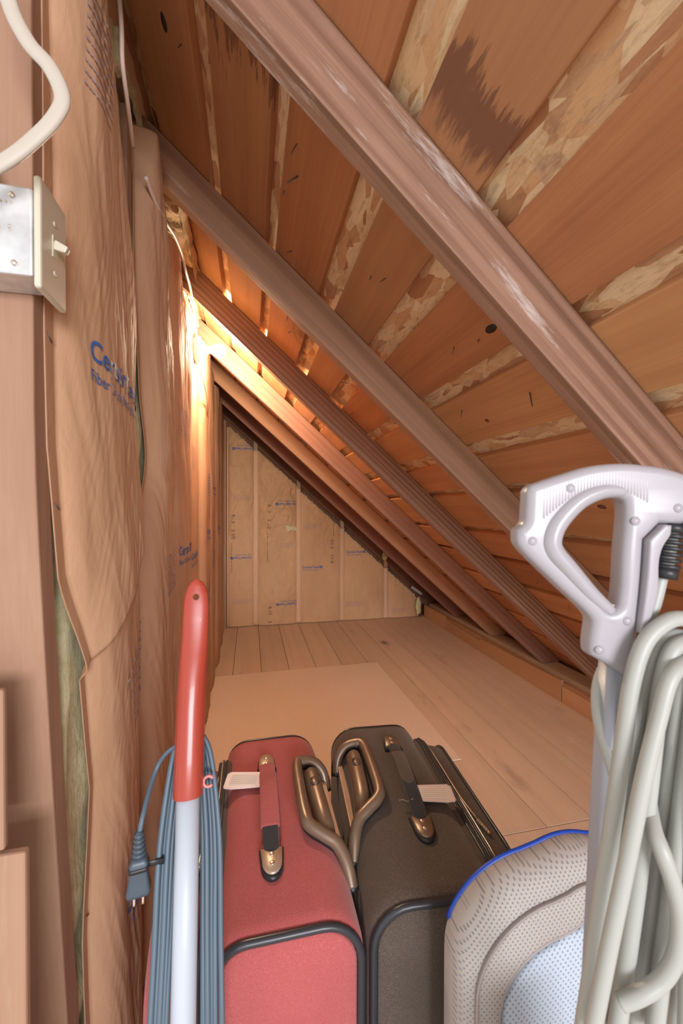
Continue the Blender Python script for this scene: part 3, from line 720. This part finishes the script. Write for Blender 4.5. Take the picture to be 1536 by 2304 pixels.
# ------------------------------------------------------------------ suitcases
def suitcase(name, loc, rz, s, fab, label, pocket):
    """local x runs from the wheel/handle side (0) outwards to the pocket side (w), mirrored with s"""
    W, Lh, H, z0 = .222, .2475, .575, .035
    e = empty(name, loc, rz, label=label, cat='suitcase')
    P = lambda x, y, z: Vector((s*x, y, z))
    def section(ins=0, y=0, dz=0):
        return [P(a, y, b+dz*(b > .3)) for a, b in rrect(0+ins, W-ins, z0+ins, H-ins, [max(.004, q-ins*.6) for q in (.03, .050, .062, .03)], 7)]
    bm = bmesh.new(); rg = []
    for y, ins in [(-Lh, .012), (-Lh+.001, .006), (-Lh+.006, .001)]+[(y, 0) for y in lin(-Lh+.02, Lh-.02, 18)]+[(Lh-.006, .001), (Lh-.001, .006), (Lh, .012)]:
        rg.append(section(ins, y, .005*(1-(y/Lh)**2)+.0012*ns(y*9, rz*5)))
    loft(bm, rg); obj('shell', bm, fab, e)
    for sy in (-1, 1):
        bm = bmesh.new()
        c = [section(i, sy*(Lh+d)) for i, d in ((.012, .000), (.016, .003), (.03, .0055), (.05, .0075))]
        loft(bm, c); obj('end_panel', bm, fab, e)
        bm = bmesh.new(); tube(bm, section(.0065, sy*(Lh+.002)), .0058, 10, loop=True); obj('piping', bm, M_PIPE, e)
    # gusset and front pockets
    def face_outline(x, ins, r=.07): return [P(x, a, b) for a, b in rrect(-Lh+ins, Lh-ins, z0+ins*.6, H-ins*1.05, r, 8)]
    bm = bmesh.new(); loft(bm, [face_outline(W-.03, .012), face_outline(W-.002, .010), face_outline(W+.012, .011), face_outline(W+.014, .016)]); obj('zipper_gusset', bm, M_ZIPB, e)
    bm = bmesh.new(); tube(bm, face_outline(W-.002, .010), .0028, 8, loop=True); tube(bm, face_outline(W+.013, .012), .0022, 8, loop=True); obj('gusset_piping', bm, M_PIPE, e)
    bm = bmesh.new(); q = face_outline(W+.006, .0085)
    tube(bm, q, .0024, 6, loop=True); obj('zipper', bm, M_SILVER if s < 0 else M_PIPE, e)
    d = pocket
    bm = bmesh.new(); loft(bm, [face_outline(W+.014, .022, .075), face_outline(W+d*.5, .018, .08), face_outline(W+d*.88, .021, .085), face_outline(W+d*.97, .028, .09), face_outline(W+d, .040, .10)]); obj('front_pocket', bm, fab, e)
    bm = bmesh.new(); tube(bm, face_outline(W+d*.32, .020, .078), .006, 8, .45, ref=(1, 0, 0), loop=True); obj('pocket_zipper_tape', bm, M_ZIPB, e)
    bm = bmesh.new(); tube(bm, face_outline(W+d*.32, .0165, .078), .0022, 6, loop=True); obj('pocket_zipper', bm, M_SILVER, e)
    bm = bmesh.new(); tube(bm, face_outline(W+d*.88, .0195, .085), .0035, 8, loop=True); obj('pocket_piping', bm, M_PIPE if s > 0 else fab, e)
    # zipper pull cord
    bm = bmesh.new(); yy = .02; tube(bm, smooth_path([P(W+.012, yy+.10, H-.004), P(W+.014, yy+.03, H-.0055), P(W+.018, yy-.05, H-.010), P(W+.026, yy-.11, H-.013)]), .0015, 6)
    for k in range(6): disc(bm, P(W+.0265+k*.0012, yy-.113-k*.006, H-.0135), (0, -1, 0), .0032, .0045, 10)
    obj('zip_pull', bm, M_BRONZEL, e)
    # wheels and feet
    for sy in (-1, 1):
        bm = bmesh.new(); disc(bm, P(.035, sy*(Lh-.06)-.012, .0285), (0, 1, 0), .028, .024, 20); obj('wheel', bm, M_RUBBER, e)
        bm = bmesh.new(); disc(bm, P(W-.03, sy*(Lh-.05), .0005), (0, 0, 1), .014, .036, 16); obj('foot', bm, M_RUBBER, e)
    # trolley handle: grip loop that wraps over the back edge
    yc = -.005 if s < 0 else .035
    pts = [P(.000, yc+.088, H-.040), P(.004, yc+.100, H-.012), P(.022, yc+.106, H+.010), P(.050, yc+.103, H+.020), P(.064, yc+.088, H+.022), P(.067, yc+.02, H+.023), P(.066, yc-.066, H+.022), P(.058, yc-.088, H+.018), P(.036, yc-.103, H+.010), P(.016, yc-.115, H+.0), P(.004, yc-.135, H-.018), P(-.001, yc-.155, H-.045)]
    sp = smooth_path(pts, 6)
    bm = bmesh.new(); tube(bm, [p+Vector((0, 0, .0015)) for p in sp], [.0112]*len(sp), 14); obj('handle_grip', bm, M_BRONZE, e)
    bm = bmesh.new(); tube(bm, [p+Vector((-s*.002, 0, -.005)) for p in sp], .0112, 14); obj('grip_underside', bm, M_RUBBER, e)
    bm = bmesh.new(); hp = [P(.036, yc+.072, H+.003), P(.036, yc+.066, H+.008), P(.036, yc+.05, H+.010), P(.034, yc, H+.010), P(.032, yc-.050, H+.008), P(.030, yc-.078, H+.001), P(.029, yc-.09, H-.012)]
    sp2 = smooth_path(hp, 5); rr = [.0180 if i > 3 else .009+.003*i for i in range(len(sp2))]
    tube(bm, sp2, rr, 18, .9); obj('telescopic_lock_bar', bm, M_BRONZE, e)
    bm = bmesh.new(); c = P(.0345, yc+.022, H+.0260)
    for rx, ry, h0, h1 in ((.0062, .0115, 0, .0022),):
        loft(bm, [[c+Vector((rx*k*math.cos(a), ry*k*math.sin(a), h)) for a in [2*PI*j/20 for j in range(20)]] for k, h in ((1, h0), (.95, h1), (.6, h1+.0012), (.1, h1+.0016))])
    obj('release_button', bm, M_BRONZE, e)
    bm = bmesh.new(); tube(bm, [c+Vector((.0082*math.cos(a), .0138*math.sin(a), .0004)) for a in [2*PI*j/24 for j in range(24)]], .0012, 6, loop=True); obj('button_rim', bm, M_RUBBER, e)
    # recess trim plate beside the lock bar
    bm = bmesh.new(); prism(bm, [(s*.001, yc+.08), (s*.012, yc+.085), (s*.014, yc-.02), (s*.010, yc-.12), (s*.0005, yc-.13)], H-.034, H-.0175, 2)
    obj('handle_recess_trim', bm, M_BRONZEL, e, smooth=False, bevel=.0015)
    return e, P, H, yc
red, PR, H, _ = suitcase('red_suitcase', (.165, .825, 0), 0, -1, M_RED, 'red fabric suitcase standing upright on the left, behind the white pole', .090)
blk, PB, H, _ = suitcase('charcoal_suitcase', (.192, .832, 0), math.radians(-4.4), 1, M_BLACK, 'charcoal-brown fabric suitcase standing upright beside the red one', .062)
def carry_handle(e, P, x, y0, y1, tilt, H, strapm, slack):
    """plates at both ends, padded strap between; y1 = far end; tilt = x shift from near to far end"""
    h = empty('carry_handle'); h.parent = e
    d = Vector((P(x+tilt, 0, 0).x-P(x, 0, 0).x, y1-y0, 0)); L = d.length; d.normalize(); n = Vector((d.y, -d.x, 0))
    O = P(x, y0, H+.0045)
    def Q(a, b, z): return O+d*a+n*b+Vector((0, 0, z))
    for side in (0, 1):
        ol = []
        for k in range(15):
            a = PI*k/14; ol.append((-.026*math.sin(a)*1.0, .0165*math.cos(a)))
        ol = [(.024, .0185)]+ol+[(.024, -.0185)]
        f = (lambda a, b, z: Q(a, b, z)) if side == 0 else (lambda a, b, z: Q(L-a, b, z))
        bm = bmesh.new(); loft(bm, [[f(a*1.18, b*1.15, z) for a, b in ol] for z in (-.003, .003)]+[[f(a*1.08, b*1.04, .0065) for a, b in ol]]); obj('end_cap_rim', bm, M_RUBBER, h)
        bm = bmesh.new(); loft(bm, [[f(a*k, b*k, z) for a, b in ol] for k, z in ((1, .004), (1, .0085), (.9, .0105))]); obj('end_cap', bm, M_BRONZEL if e is red else M_BRONZE, h)
        for a in (-.008, .010):
            bm = bmesh.new(); disc(bm, f(a, 0, .0102), (0, 0, 1), .0042, .0014, 16, .0006); obj('screw', bm, M_STEEL, h)
    # webbing then padded sleeve
    K = [(.015, .009), (.04, .0125), (L*.35, .015+slack), (L*.6, .015+slack), (L-.05, .013), (L-.018, .009)]
    ps = smooth_path([Q(a, 0, z) for a, z in K], 5)
    bm = bmesh.new(); tube(bm, ps, .0140, 12, .12, ref=n); obj('webbing', bm, M_WEB, h)
    K = [(.063, .0145), (L*.42, .0165+slack), (L*.62, .0165+slack), (L-.06, .0155), (L-.022, .0125)] if strapm is M_RED else [(.075, .0145), (L*.5, .0165+slack), (L*.65, .017+slack), (L-.06, .0155)]
    ps = smooth_path([Q(a, 0, z) for a, z in K], 8); bm = bmesh.new()
    tube(bm, ps, [(.0172 if strapm is M_RED else .0145)+.0006*ns(i*2.1, 3) for i in range(len(ps))], 20, .26, ref=n); obj('padded_grip', bm, strapm, h)
    return Q
carry_handle(red, PR, .130, -.142, .128, -.001, H, M_RED, .006)
carry_handle(blk, PB, .128, -.125, .150, .012, H, M_BLACK, .004)
def lug_tag(loc, rz, rx, sx, label):
    e = empty('luggage_tag', loc, 0, label=label, cat='luggage tag'); e.rotation_euler = (rx, 0, rz)
    ol = [(0, -.018), (.062, -.024), (.077, -.022), (.079, -.018), (.079, .016), (.072, .022), (.01, .022), (0, .018)]
    ol = [(a*sx, b) for a, b in ol]
    bm = bmesh.new(); prism(bm, ol, -.001, .001, 2); obj('sleeve', bm, M_TAG, e, smooth=False, bevel=.0008)
    bm = bmesh.new(); prism(bm, [(sx*.013, -.013), (sx*.068, -.016), (sx*.070, .013), (sx*.013, .016)], .0011, .0017, 2); obj('card', bm, M_CARD, e, smooth=False)
    bm = bmesh.new()
    for k in range(5):
        y = -.010+k*.0048; x0, x1 = sorted((sx*.016, sx*.066)); box(bm, (x0, y, .0018), (x1, y+.0007, .0020))
    obj('ruled_lines', bm, M_GREYLINE, e, smooth=False)
    bm = bmesh.new()
    for a, b in zip(ol, ol[1:]+ol[:1]):
        for t_ in (.1, .3, .5, .7, .9):
            x = (a[0]+(b[0]-a[0])*t_-sx*.038)*.93+sx*.038; y = (a[1]+(b[1]-a[1])*t_)*.88; box(bm, (x-.0008, y-.0004, .001), (x+.0008, y+.0004, .0015))
    obj('stitching', bm, M_CARD, e, smooth=False)
    return e
lug_tag((.026, .882, .592), math.radians(-12), math.radians(8), -1, 'pale vinyl luggage tag poking out left of the red suitcase handle')
lug_tag((.322, .772, .594), math.radians(-10), math.radians(6), 1, 'white luggage tag lying on top of the charcoal suitcase')
bm = bmesh.new()
for k in range(12): bmesh.ops.create_icosphere(bm, subdivisions=1, radius=.0016, matrix=Matrix.Translation((.287+k*.0032, .757+.006*abs(k-6)/6-.002, .594+.0015*math.sin(k))))
setp(obj('ball_chain', bm, M_SILVER), 'tiny silver ball chain of the luggage tag around the charcoal suitcase handle', 'chain')
# ------------------------------------------------------------------ white pole with red grip
PB0 = Vector((-.0800, .525, .540)); PT = Vector((-.0865, .668, 1.057))
ax = (PT-PB0).normalized()
def pole_at(z): return PB0+ax*((z-PB0.z)/ax.z)
foot = pole_at(.02)
e = empty('reach_pole', (0, 0, 0), label='white pole with a red plastic hanging grip leaning on the red suitcase', cat='pole')
side = Vector((1, .05, 0)); side = (side-ax*side.dot(ax)).normalized(); fr = ax.cross(side)
bm = bmesh.new(); tube(bm, [foot, pole_at(.3), pole_at(.6), pole_at(.80)], .0152, 24, ref=side); obj('pole_shaft', bm, M_WPOLE, e)
bm = bmesh.new(); tube(bm, [pole_at(.0015), pole_at(.03)], .018, 20, ref=side); obj('foot_cap', bm, M_RUBBER, e)
# grip: (z, half width, half thickness, side shift, forward shift)
G = [(.776, .0192, .0192, 0, 0), (.778, .0195, .0195, 0, 0), (.82, .0196, .0192, .0004, 0), (.88, .0196, .0180, .001, .001), (.92, .0195, .0155, .002, .0), (.95, .0193, .011, .0035, .0), (.975, .0188, .0075, .005, -.001), (1.00, .0184, .006, .0055, -.002), (1.02, .0182, .0055, .006, -.003), (1.035, .0168, .0052, .006, -.003), (1.047, .0135, .0050, .006, -.003), (1.054, .009, .0045, .006, -.003), (1.0575, .004, .003, .006, -.003)]
bm = bmesh.new(); rg = []
for z, a, b, sx, fx in G:
    c = pole_at(z)+side*sx+fr*fx
    rg.append([c+side*math.copysign(abs(math.cos(t))**.9, math.cos(t))*a+fr*math.sin(t)*b for t in [2*PI*k/32 for k in range(32)]])
loft(bm, rg); grip = obj('red_grip', bm, M_REDPL, e)
hc = pole_at(1.032)+side*.006
bm = bmesh.new(); tube(bm, [hc-fr*.03, hc+fr*.03], .0048, 20, ref=side)
cut = obj('cut', bm, None); md = grip.modifiers.new('h', 'BOOLEAN'); md.object = cut; md.operation = 'DIFFERENCE'; md.solver = 'EXACT'
dg = bpy.context.evaluated_depsgraph_get(); me = bpy.data.meshes.new_from_object(grip.evaluated_get(dg)); grip.modifiers.clear(); grip.data = me
bpy.data.objects.remove(cut)
for p in me.polygons: p.use_smooth = True
md = grip.modifiers.new('es', 'EDGE_SPLIT'); md.split_angle = .8
bm = bmesh.new(); c = pole_at(.789)+side*.0262
tube(bm, [c+(side*math.cos(a)+ax*math.sin(a))*.0065 for a in lin(.5, 5.6, 18)], .0021, 8); obj('hanging_clip', bm, plain('pink_clip', (.72, .22, .20), .35), e)
bm = bmesh.new(); tube(bm, smooth_path([pole_at(.83)-fr*(-.018), pole_at(.829)+fr*.030, pole_at(.835)+fr*.042, pole_at(.846)+fr*.043]), .003, 8); obj('rear_hook', bm, M_REDPL, e)
# ------------------------------------------------------------------ slate cord hung over the hook behind the pole
e = empty('extension_cord', label='slate-blue flat extension cord hung in long loops behind the white pole', cat='extension cord')
hk = pole_at(.838)+fr*.034
if (hk-CAM).length < (pole_at(.838)-CAM).length: fr_s = -1
else: fr_s = 1
bm = bmesh.new()
random.seed(5)
def strand(sx, topo, bw, midw, depth, bot=.10):
    """one drop of cord on side sx: over the hook then down along the pole's line"""
    pts = []
    pts.append(pole_at(.842+topo)+fr*fr_s*(.022+depth))
    pts.append(pole_at(.832+topo)+side*sx*.016+fr*fr_s*(.022+depth))
    pts.append(pole_at(.80+topo)+side*sx*(midw*.72)+fr*fr_s*(.018+depth))
    pts.append(pole_at(.72)+side*sx*midw+fr*fr_s*(.008+depth))
    pts.append(pole_at(.62)+side*sx*(midw*.5+bw*.5)+fr*fr_s*(.0+depth*.5))
    for z in (.52, .42, .30):
        pts.append(pole_at(z)+side*sx*bw+fr*fr_s*(-.010+depth*.3))
    pts.append(pole_at(bot)+side*sx*bw*.6+fr*fr_s*(-.010))
    return pts
for sx, topo, bw, mw, dp in ((-1, .008, .0365, .035, .000), (-1, .004, .031, .0295, .006), (-1, .000, .0265, .025, .002), (-1, -.004, .0225, .0205, .008), (-1, .002, .0195, .017, .012),
                             (1, .010, .045, .041, .000), (1, .006, .0385, .035, .006), (1, .002, .034, .030, .010), (1, -.002, .028, .024, .004), (1, .004, .0235, .019, .010)):
    tube(bm, smooth_path(strand(sx, topo, bw+random.uniform(-.001, .001), mw, dp)), .0036, 10, .62, ref=side)
obj('cord_loops', bm, M_CABLE, e)
pg = pole_at(.735)+side*(-.068)-fr*fr_s*0
bm = bmesh.new(); tp_ = pole_at(.836)+fr*fr_s*.018
tube(bm, smooth_path([tp_-side*.010, tp_-side*.030+Vector((0, 0, -.010)), tp_-side*.046+Vector((0, 0, -.034)), pole_at(.765)-side*.055-fr*fr_s*.002, pole_at(.742)-side*.0585-fr*fr_s*.004]), .0032, 10, .7, ref=side); obj('plug_lead', bm, M_CABLE, e)
pd = Vector((-.008, -.01, -1)).normalized(); pc = pole_at(.742)-side*.0585-fr*fr_s*.004
bm = bmesh.new()
for k in range(5): disc(bm, pc+pd*(.006*k-.004), pd, .0062+.0006*k, .0045, 14)
tube(bm, [pc-pd*.006, pc+pd*.032], .0042, 10); obj('strain_relief', bm, M_PLUG, e)
bm = bmesh.new(); sd = Vector((1, .15, 0)).normalized(); fd = pd.cross(sd)
def ring_(c, a, b): return [c+sd*x*a+fd*y*b for x, y in rrect(-1, 1, -1, 1, .35, 4)]
loft(bm, [ring_(pc+pd*t_, a, b) for t_, a, b in ((.026, .0075, .006), (.032, .011, .009), (.045, .0105, .009), (.058, .0125, .009), (.068, .0145, .0105), (.072, .0135, .0105))]); obj('plug', bm, M_PLUG, e)
bm = bmesh.new(); loft(bm, [ring_(pc+pd*t_, a, b) for t_, a, b in ((.036, .0118, .0105), (.041, .0118, .0105))]); q0 = pc+pd*.038; tube(bm, [q0, q0+sd*.03+fd*.004], .0045, 8, .4, ref=(0, 0, 1)); obj('cord_strap', bm, M_RUBBER, e)
for k in (-1, 1):
    bm = bmesh.new(); q = pc+pd*.071+sd*k*.0052
    loft(bm, [[q+pd*t_+sd*x*.0012+fd*y*.0034*ww for x, y in ((-1, -1), (1, -1), (1, 1), (-1, 1))] for t_, ww in ((0, 1), (.014, 1), (.0175, .5))]); o = obj('prong', bm, M_PRONG, e, smooth=False)
# ------------------------------------------------------------------ grey mesh bag with blue rim
e = empty('mesh_case', (.445, .49, 0), label='pale grey perforated mesh case with blue rim and zipper, in front of the charcoal suitcase', cat='case')
def arch(t, yy, dz=0):
    x0, x1, zt = -.185+t, .185-t, .693-t; out = []
    n = 15; r = min(.128*(1-t*1.2), (.185-t)*.8)
    # right bottom up, arched top, left down
    out += [(x1, .004+t*.3), (x1, .2), (x1, .4), (x1, zt-r*1.0)]
    for k in range(1, n): a = PI/2*k/n; out.append((x1-r+r*math.cos(a), zt-r*.85+r*.85*math.sin(a)-.012))
    for k in range(1, 8): f = k/8; xx = x1-r+(x0-x1+2*r)*f; out.append((xx, zt-.012+.012*math.sin(PI*f)))
    for k in range(1, n): a = PI/2+PI/2*k/n; out.append((x0+r+r*math.cos(a), zt-r*.85+r*.85*math.sin(a)-.012))
    out += [(x0, zt-r*1.0), (x0, .4), (x0, .2), (x0, .004+t*.3)]
    return [Vector((a, yy, b-t*.55*(b > .5))) for a, b in out]
bm = bmesh.new(); loft(bm, [arch(.002, .030), arch(.0, .026), arch(.0, .006), arch(.002, -.004), arch(.006, -.012), arch(.013, -.017), arch(.022, -.0195), arch(.032, -.0215), arch(.042, -.0235), arch(.050, -.025), arch(.054, -.021)]); obj('shell', bm, M_MESH, e)
bm = bmesh.new(); tube(bm, [p for p in arch(.0005, .027) if p.z > .60], .0034, 10); obj('blue_rim', bm, M_BLUE, e)
bm = bmesh.new(); tube(bm, arch(.022, -.0200), .0062, 10, .35, ref=(0, 0, 1) if False else None, loop=True); obj('zipper_tape', bm, M_GREYTAPE, e)
bm = bmesh.new(); tube(bm, arch(.022, -.0226), .0017, 8, loop=True); obj('zipper', bm, M_SILVER, e)
bm = bmesh.new(); tube(bm, arch(.052, -.0235), .0022, 8, loop=True); obj('inner_seam', bm, M_GREYTAPE, e)
bm = bmesh.new(); loft(bm, [arch(.054, -.0205), arch(.064, -.0235), arch(.075, -.025), arch(.084, -.0255)]); obj('inner_panel', bm, M_MESHIN, e)
# ------------------------------------------------------------------ upright cleaner with white loop handle
KP = .36/F_PX
e = empty('upright_cleaner', label='upright floor cleaner with white D-shaped handle and thick coiled white cord', cat='vacuum cleaner')
VO = CAM+(Fv+Rv*((1350-768)/F_PX)-Uv*((1280-1152)/F_PX))*.36
vx = Vector((Rv.x, Rv.y, 0)).normalized(); vy = Vector((Fv.x, Fv.y, 0)).normalized()
vx = (vx*math.cos(.05)-vy*math.sin(.05)); vy = Vector((0, 0, 1)).cross(vx)
def V(px, py, d=0): return VO+vx*((px-1350)*KP)+Vector((0, 0, -(py-1280)*KP))+vy*d
def plate(outer, holes, ext, bev, name, mat, d=0, res=6):
    c = bpy.data.curves.new('c', 'CURVE'); c.dimensions = '2D'; c.fill_mode = 'BOTH'; c.extrude = ext; c.bevel_depth = bev; c.bevel_resolution = 4; c.offset = -bev
    for pl in [outer]+holes:
        s = c.splines.new('BEZIER'); s.bezier_points.add(len(pl)-1); s.use_cyclic_u = True; s.resolution_u = res
        for b, p in zip(s.bezier_points, pl):
            b.co = ((p[0]-1350)*KP, -(p[1]-1280)*KP, 0); b.handle_left_type = b.handle_right_type = 'AUTO' if len(p) < 3 else 'VECTOR'
    o = bpy.data.objects.new('c', c); COL.objects.link(o); dg = bpy.context.evaluated_depsgraph_get()
    me = bpy.data.meshes.new_from_object(o.evaluated_get(dg)); bpy.data.objects.remove(o)
    bm = bmesh.new(); bm.from_mesh(me); bmesh.ops.remove_doubles(bm, verts=bm.verts, dist=1e-5)
    for v in bm.verts: v.co = VO+vx*v.co.x+Vector((0, 0, v.co.y))+vy*(d-v.co.z)
    o = obj(name, bm, mat, e)
    md = o.modifiers.new('es', 'EDGE_SPLIT'); md.split_angle = .6
    return o
v_ = 1
outer = [(1178, 1106, v_), (1186, 1094), (1205, 1086), (1255, 1069), (1307, 1053), (1345, 1047), (1385, 1045), (1425, 1048), (1475, 1056), (1536, 1078), (1585, 1105), (1612, 1140), (1605, 1185, v_), (1462, 1177, v_), (1429, 1212, v_), (1424, 1300), (1416, 1395, v_), (1410, 1512, v_), (1405, 1516), (1358, 1491), (1319, 1469, v_), (1316, 1460), (1321, 1395, v_), (1316, 1384), (1240, 1310), (1162, 1230), (1157, 1218), (1157, 1192, v_), (1172, 1178), (1176, 1150)]
hole = [(1388, 1137), (1384, 1126), (1370, 1121), (1340, 1122), (1303, 1137), (1270, 1167), (1252, 1202), (1250, 1222), (1262, 1243), (1300, 1285), (1345, 1352), (1358, 1366), (1372, 1362), (1377, 1345), (1383, 1240)]
plate(outer, [hole], .0045, .0075, 'loop_handle', M_VAC)
# grip fairing: soft raised roll around left part of the hole
bm = bmesh.new(); fp = [V(*p, -.006) for p in ((1362, 1372), (1318, 1332), (1272, 1280), (1238, 1240), (1232, 1210), (1248, 1172), (1290, 1128), (1340, 1106), (1385, 1106))]
sp = smooth_path(fp, 8); tube(bm, sp, [.0045+.0070*math.sin(PI*(i+3)/(len(sp)+5))**.6 for i in range(len(sp))], 18, .8, ref=vy); obj('grip_roll', bm, M_VAC, e)
# rear half of handle shell and cord channel wall
plate([(1462, 1178, 1), (1430, 1212, 1), (1425, 1300), (1412, 1412, 1), (1424, 1416, 1), (1448, 1330), (1455, 1235), (1474, 1200, 1), (1476, 1180, 1)], [], .010, .002, 'channel_wall', M_VAC, -.004)
plate([(1470, 1150, 1), (1520, 1160, 1), (1512, 1300, 1), (1498, 1385, 1), (1430, 1420, 1), (1440, 1250, 1)], [], .003, .002, 'rear_shell', M_VAC, .018)
plate([(1520, 1100, 1), (1600, 1110, 1), (1600, 1188, 1), (1512, 1188, 1), (1516, 1150)], [], .011, .004, 'side_bracket', M_VAC, -.006)
for px, py in ((1268, 1100), (1188, 1216), (1406, 1171), (1494, 1143), (1391, 1389), (1333, 1453)):
    bm = bmesh.new(); disc(bm, V(px, py, -.011), -vy, .0038, .0016, 20, .0012); obj('screw_cap', bm, M_VAC, e)
bm = bmesh.new()
def top_edge(px):
    P_ = [(1200, 1088), (1255, 1069), (1307, 1053), (1345, 1047), (1385, 1045), (1425, 1048), (1475, 1056)]
    for a, b in zip(P_, P_[1:]):
        if px <= b[0]: f = (px-a[0])/(b[0]-a[0]); return a[1]+(b[1]-a[1])*f
    return 1056
for k in range(34):
    px = 1212+k*6.6; ty = top_edge(px); ln = 62-34*math.sin(PI*min(1, k/33)) if k > 0 else 62
    p0 = V(px+4, ty+2, .0); p1 = V(px+2, ty+5, -.006); p2 = V(px, ty+20, -.0113); p3 = V(px, ty+20+ln, -.0117)
    tube(bm, [p0, p1, p2, p3], .0009, 6)
obj('grip_ribs', bm, M_VACRIB, e)
# coil strain relief
bm = bmesh.new(); ax0 = V(1500, 1180, -.002); ax1 = V(1483, 1298, -.002); n_ = 26
hel = []
dd = (ax1-ax0); du = vx; dv2 = vy
for k in range(0, 6*14+1):
    t_ = k/(6*14); a = 2*PI*6*t_; hel.append(ax0+dd*(.12+.68*t_)+(du*math.cos(a)+dv2*math.sin(a))*.0092)
tube(bm, hel, .0021, 8); tube(bm, [ax0-dd*.02, ax0+dd*.14], .0098, 18); tube(bm, [ax0+dd*.80, ax1], .0100, 18); obj('coil_strain_relief', bm, M_RUBBER, e)
bm = bmesh.new(); tube(bm, [ax0, ax1], .0062, 14); obj('cord_core', bm, M_VACCORD, e)
# pole and lower body
bm = bmesh.new()
pts = [V(1398, 1480, .006), V(1372, 1800, -.004), V(1350, 2150, -.012)]
q = pts[-1]+(pts[-1]-pts[-2])*1.15
def sec(c, a, b): return [c+vx*x*a+vy*y*b for x, y in rrect(-1, 1, -1, 1, .45, 5)]
loft(bm, [sec(pts[0], .0125, .010), sec(pts[1], .0135, .011), sec(pts[2], .0145, .012), sec(q, .016, .013)]); obj('lower_pole', bm, M_VACGREY, e)
bm = bmesh.new(); cB = Vector((q.x+.045, q.y+.015, 0))
loft(bm, [[cB+Vector((0, 0, z))+vx*x*a+vy*y*b for x, y in rrect(-1, 1, -1, 1, .5, 6)] for z, a, b in ((.06, .055, .05), (.09, .068, .058), (.35, .070, .055), (.50, .060, .048), (.585, .045, .040), (.60, .030, .028))]); obj('body', bm, M_VACGREY, e)
bm = bmesh.new(); loft(bm, [[cB+Vector((0, 0, z))+vx*x*a+vy*(y*b-.03) for x, y in rrect(-1, 1, -1, 1, .4, 5)] for z, a, b in ((.0005, .14, .10), (.03, .145, .105), (.055, .13, .09), (.075, .06, .05))]); obj('floor_head', bm, M_VAC, e)
# cord
def cs(pts, r, dflt=-.02):
    out = []
    for p in pts:
        d = p[2] if len(p) > 2 else dflt
        out.append(CAM+(Fv+Rv*((p[0]-768)/F_PX)-Uv*((p[1]-1152)/F_PX))*(.36+d))
    return smooth_path(out, 6), r
strands = [
 ([(1310, 2330, -.045), (1332, 2180, -.04), (1352, 2030, -.035), (1378, 1850, -.03), (1400, 1680, -.028), (1420, 1540, -.026), (1448, 1450, -.024), (1490, 1405, -.022), (1535, 1392, -.02), (1590, 1420, -.02)], .0064),
 ([(1345, 2330, -.03), (1368, 2180, -.028), (1392, 2000, -.025), (1412, 1830, -.02), (1432, 1650, -.018), (1450, 1540, -.016), (1478, 1455, -.014), (1515, 1430, -.012), (1570, 1440, -.01)], .0060),
 ([(1385, 2330, -.045), (1410, 2150, -.042), (1436, 1960, -.04), (1458, 1780, -.036), (1474, 1640, -.03), (1490, 1530, -.028), (1515, 1460, -.026), (1560, 1440, -.02)], .0064),
 ([(1424, 2330, -.030), (1450, 2150, -.028), (1475, 1960, -.026), (1500, 1780, -.022), (1515, 1640, -.02), (1535, 1520, -.02), (1570, 1470, -.02)], .0062),
 ([(1470, 2330, -.045), (1492, 2150, -.042), (1512, 1980, -.04), (1534, 1800, -.034), (1552, 1640, -.03), (1570, 1500, -.03)], .0062),
 ([(1520, 2330, -.03), (1530, 2150, -.03), (1545, 1950, -.03), (1560, 1750, -.03)], .0062),
 ([(1450, 1700, -.010), (1456, 1780, -.022), (1468, 1860, -.045), (1490, 1920, -.056), (1514, 1990, -.058), (1528, 2070, -.058), (1520, 2150, -.058), (1488, 2205, -.058), (1440, 2238, -.058), (1395, 2255, -.055)], .0058),
 ([(1424, 1490, .022), (1392, 1484, .022), (1362, 1500, .018), (1346, 1540, .012), (1344, 1590, .006), (1354, 1650, .0), (1374, 1720, -.008), (1392, 1800, -.012), (1396, 1900, -.016)], .0052),
 ([(1487, 1290, -.002), (1474, 1345, -.004), (1458, 1400, -.006), (1440, 1470, -.010), (1428, 1560, -.014), (1420, 1680, -.018), (1405, 1820, -.02), (1385, 2000, -.022), (1362, 2180, -.03), (1345, 2330, -.034)], .0056),
 ([(1330, 2330, -.058), (1372, 2120, -.056), (1412, 1930, -.052), (1446, 1760, -.048), (1480, 1620, -.044), (1510, 1520, -.040), (1560, 1480, -.03)], .0058)]
strands += [
 ([(1500, 2330, -.022), (1506, 2150, -.02), (1518, 1980, -.02), (1530, 1800, -.018), (1545, 1640, -.016), (1570, 1500, -.016)], .0060),
 ([(1405, 2330, -.018), (1428, 2150, -.016), (1450, 1950, -.014), (1470, 1780, -.012), (1486, 1640, -.010), (1505, 1520, -.010), (1550, 1450, -.01)], .0060),
 ([(1545, 2330, -.05), (1552, 2100, -.048), (1560, 1900, -.045), (1572, 1700, -.04)], .0062)]
bm = bmesh.new()
for pl, r in strands:
    a, b = cs(pl, r); tube(bm, a, b, 14)
obj('power_cord', bm, M_VACCORD, e)
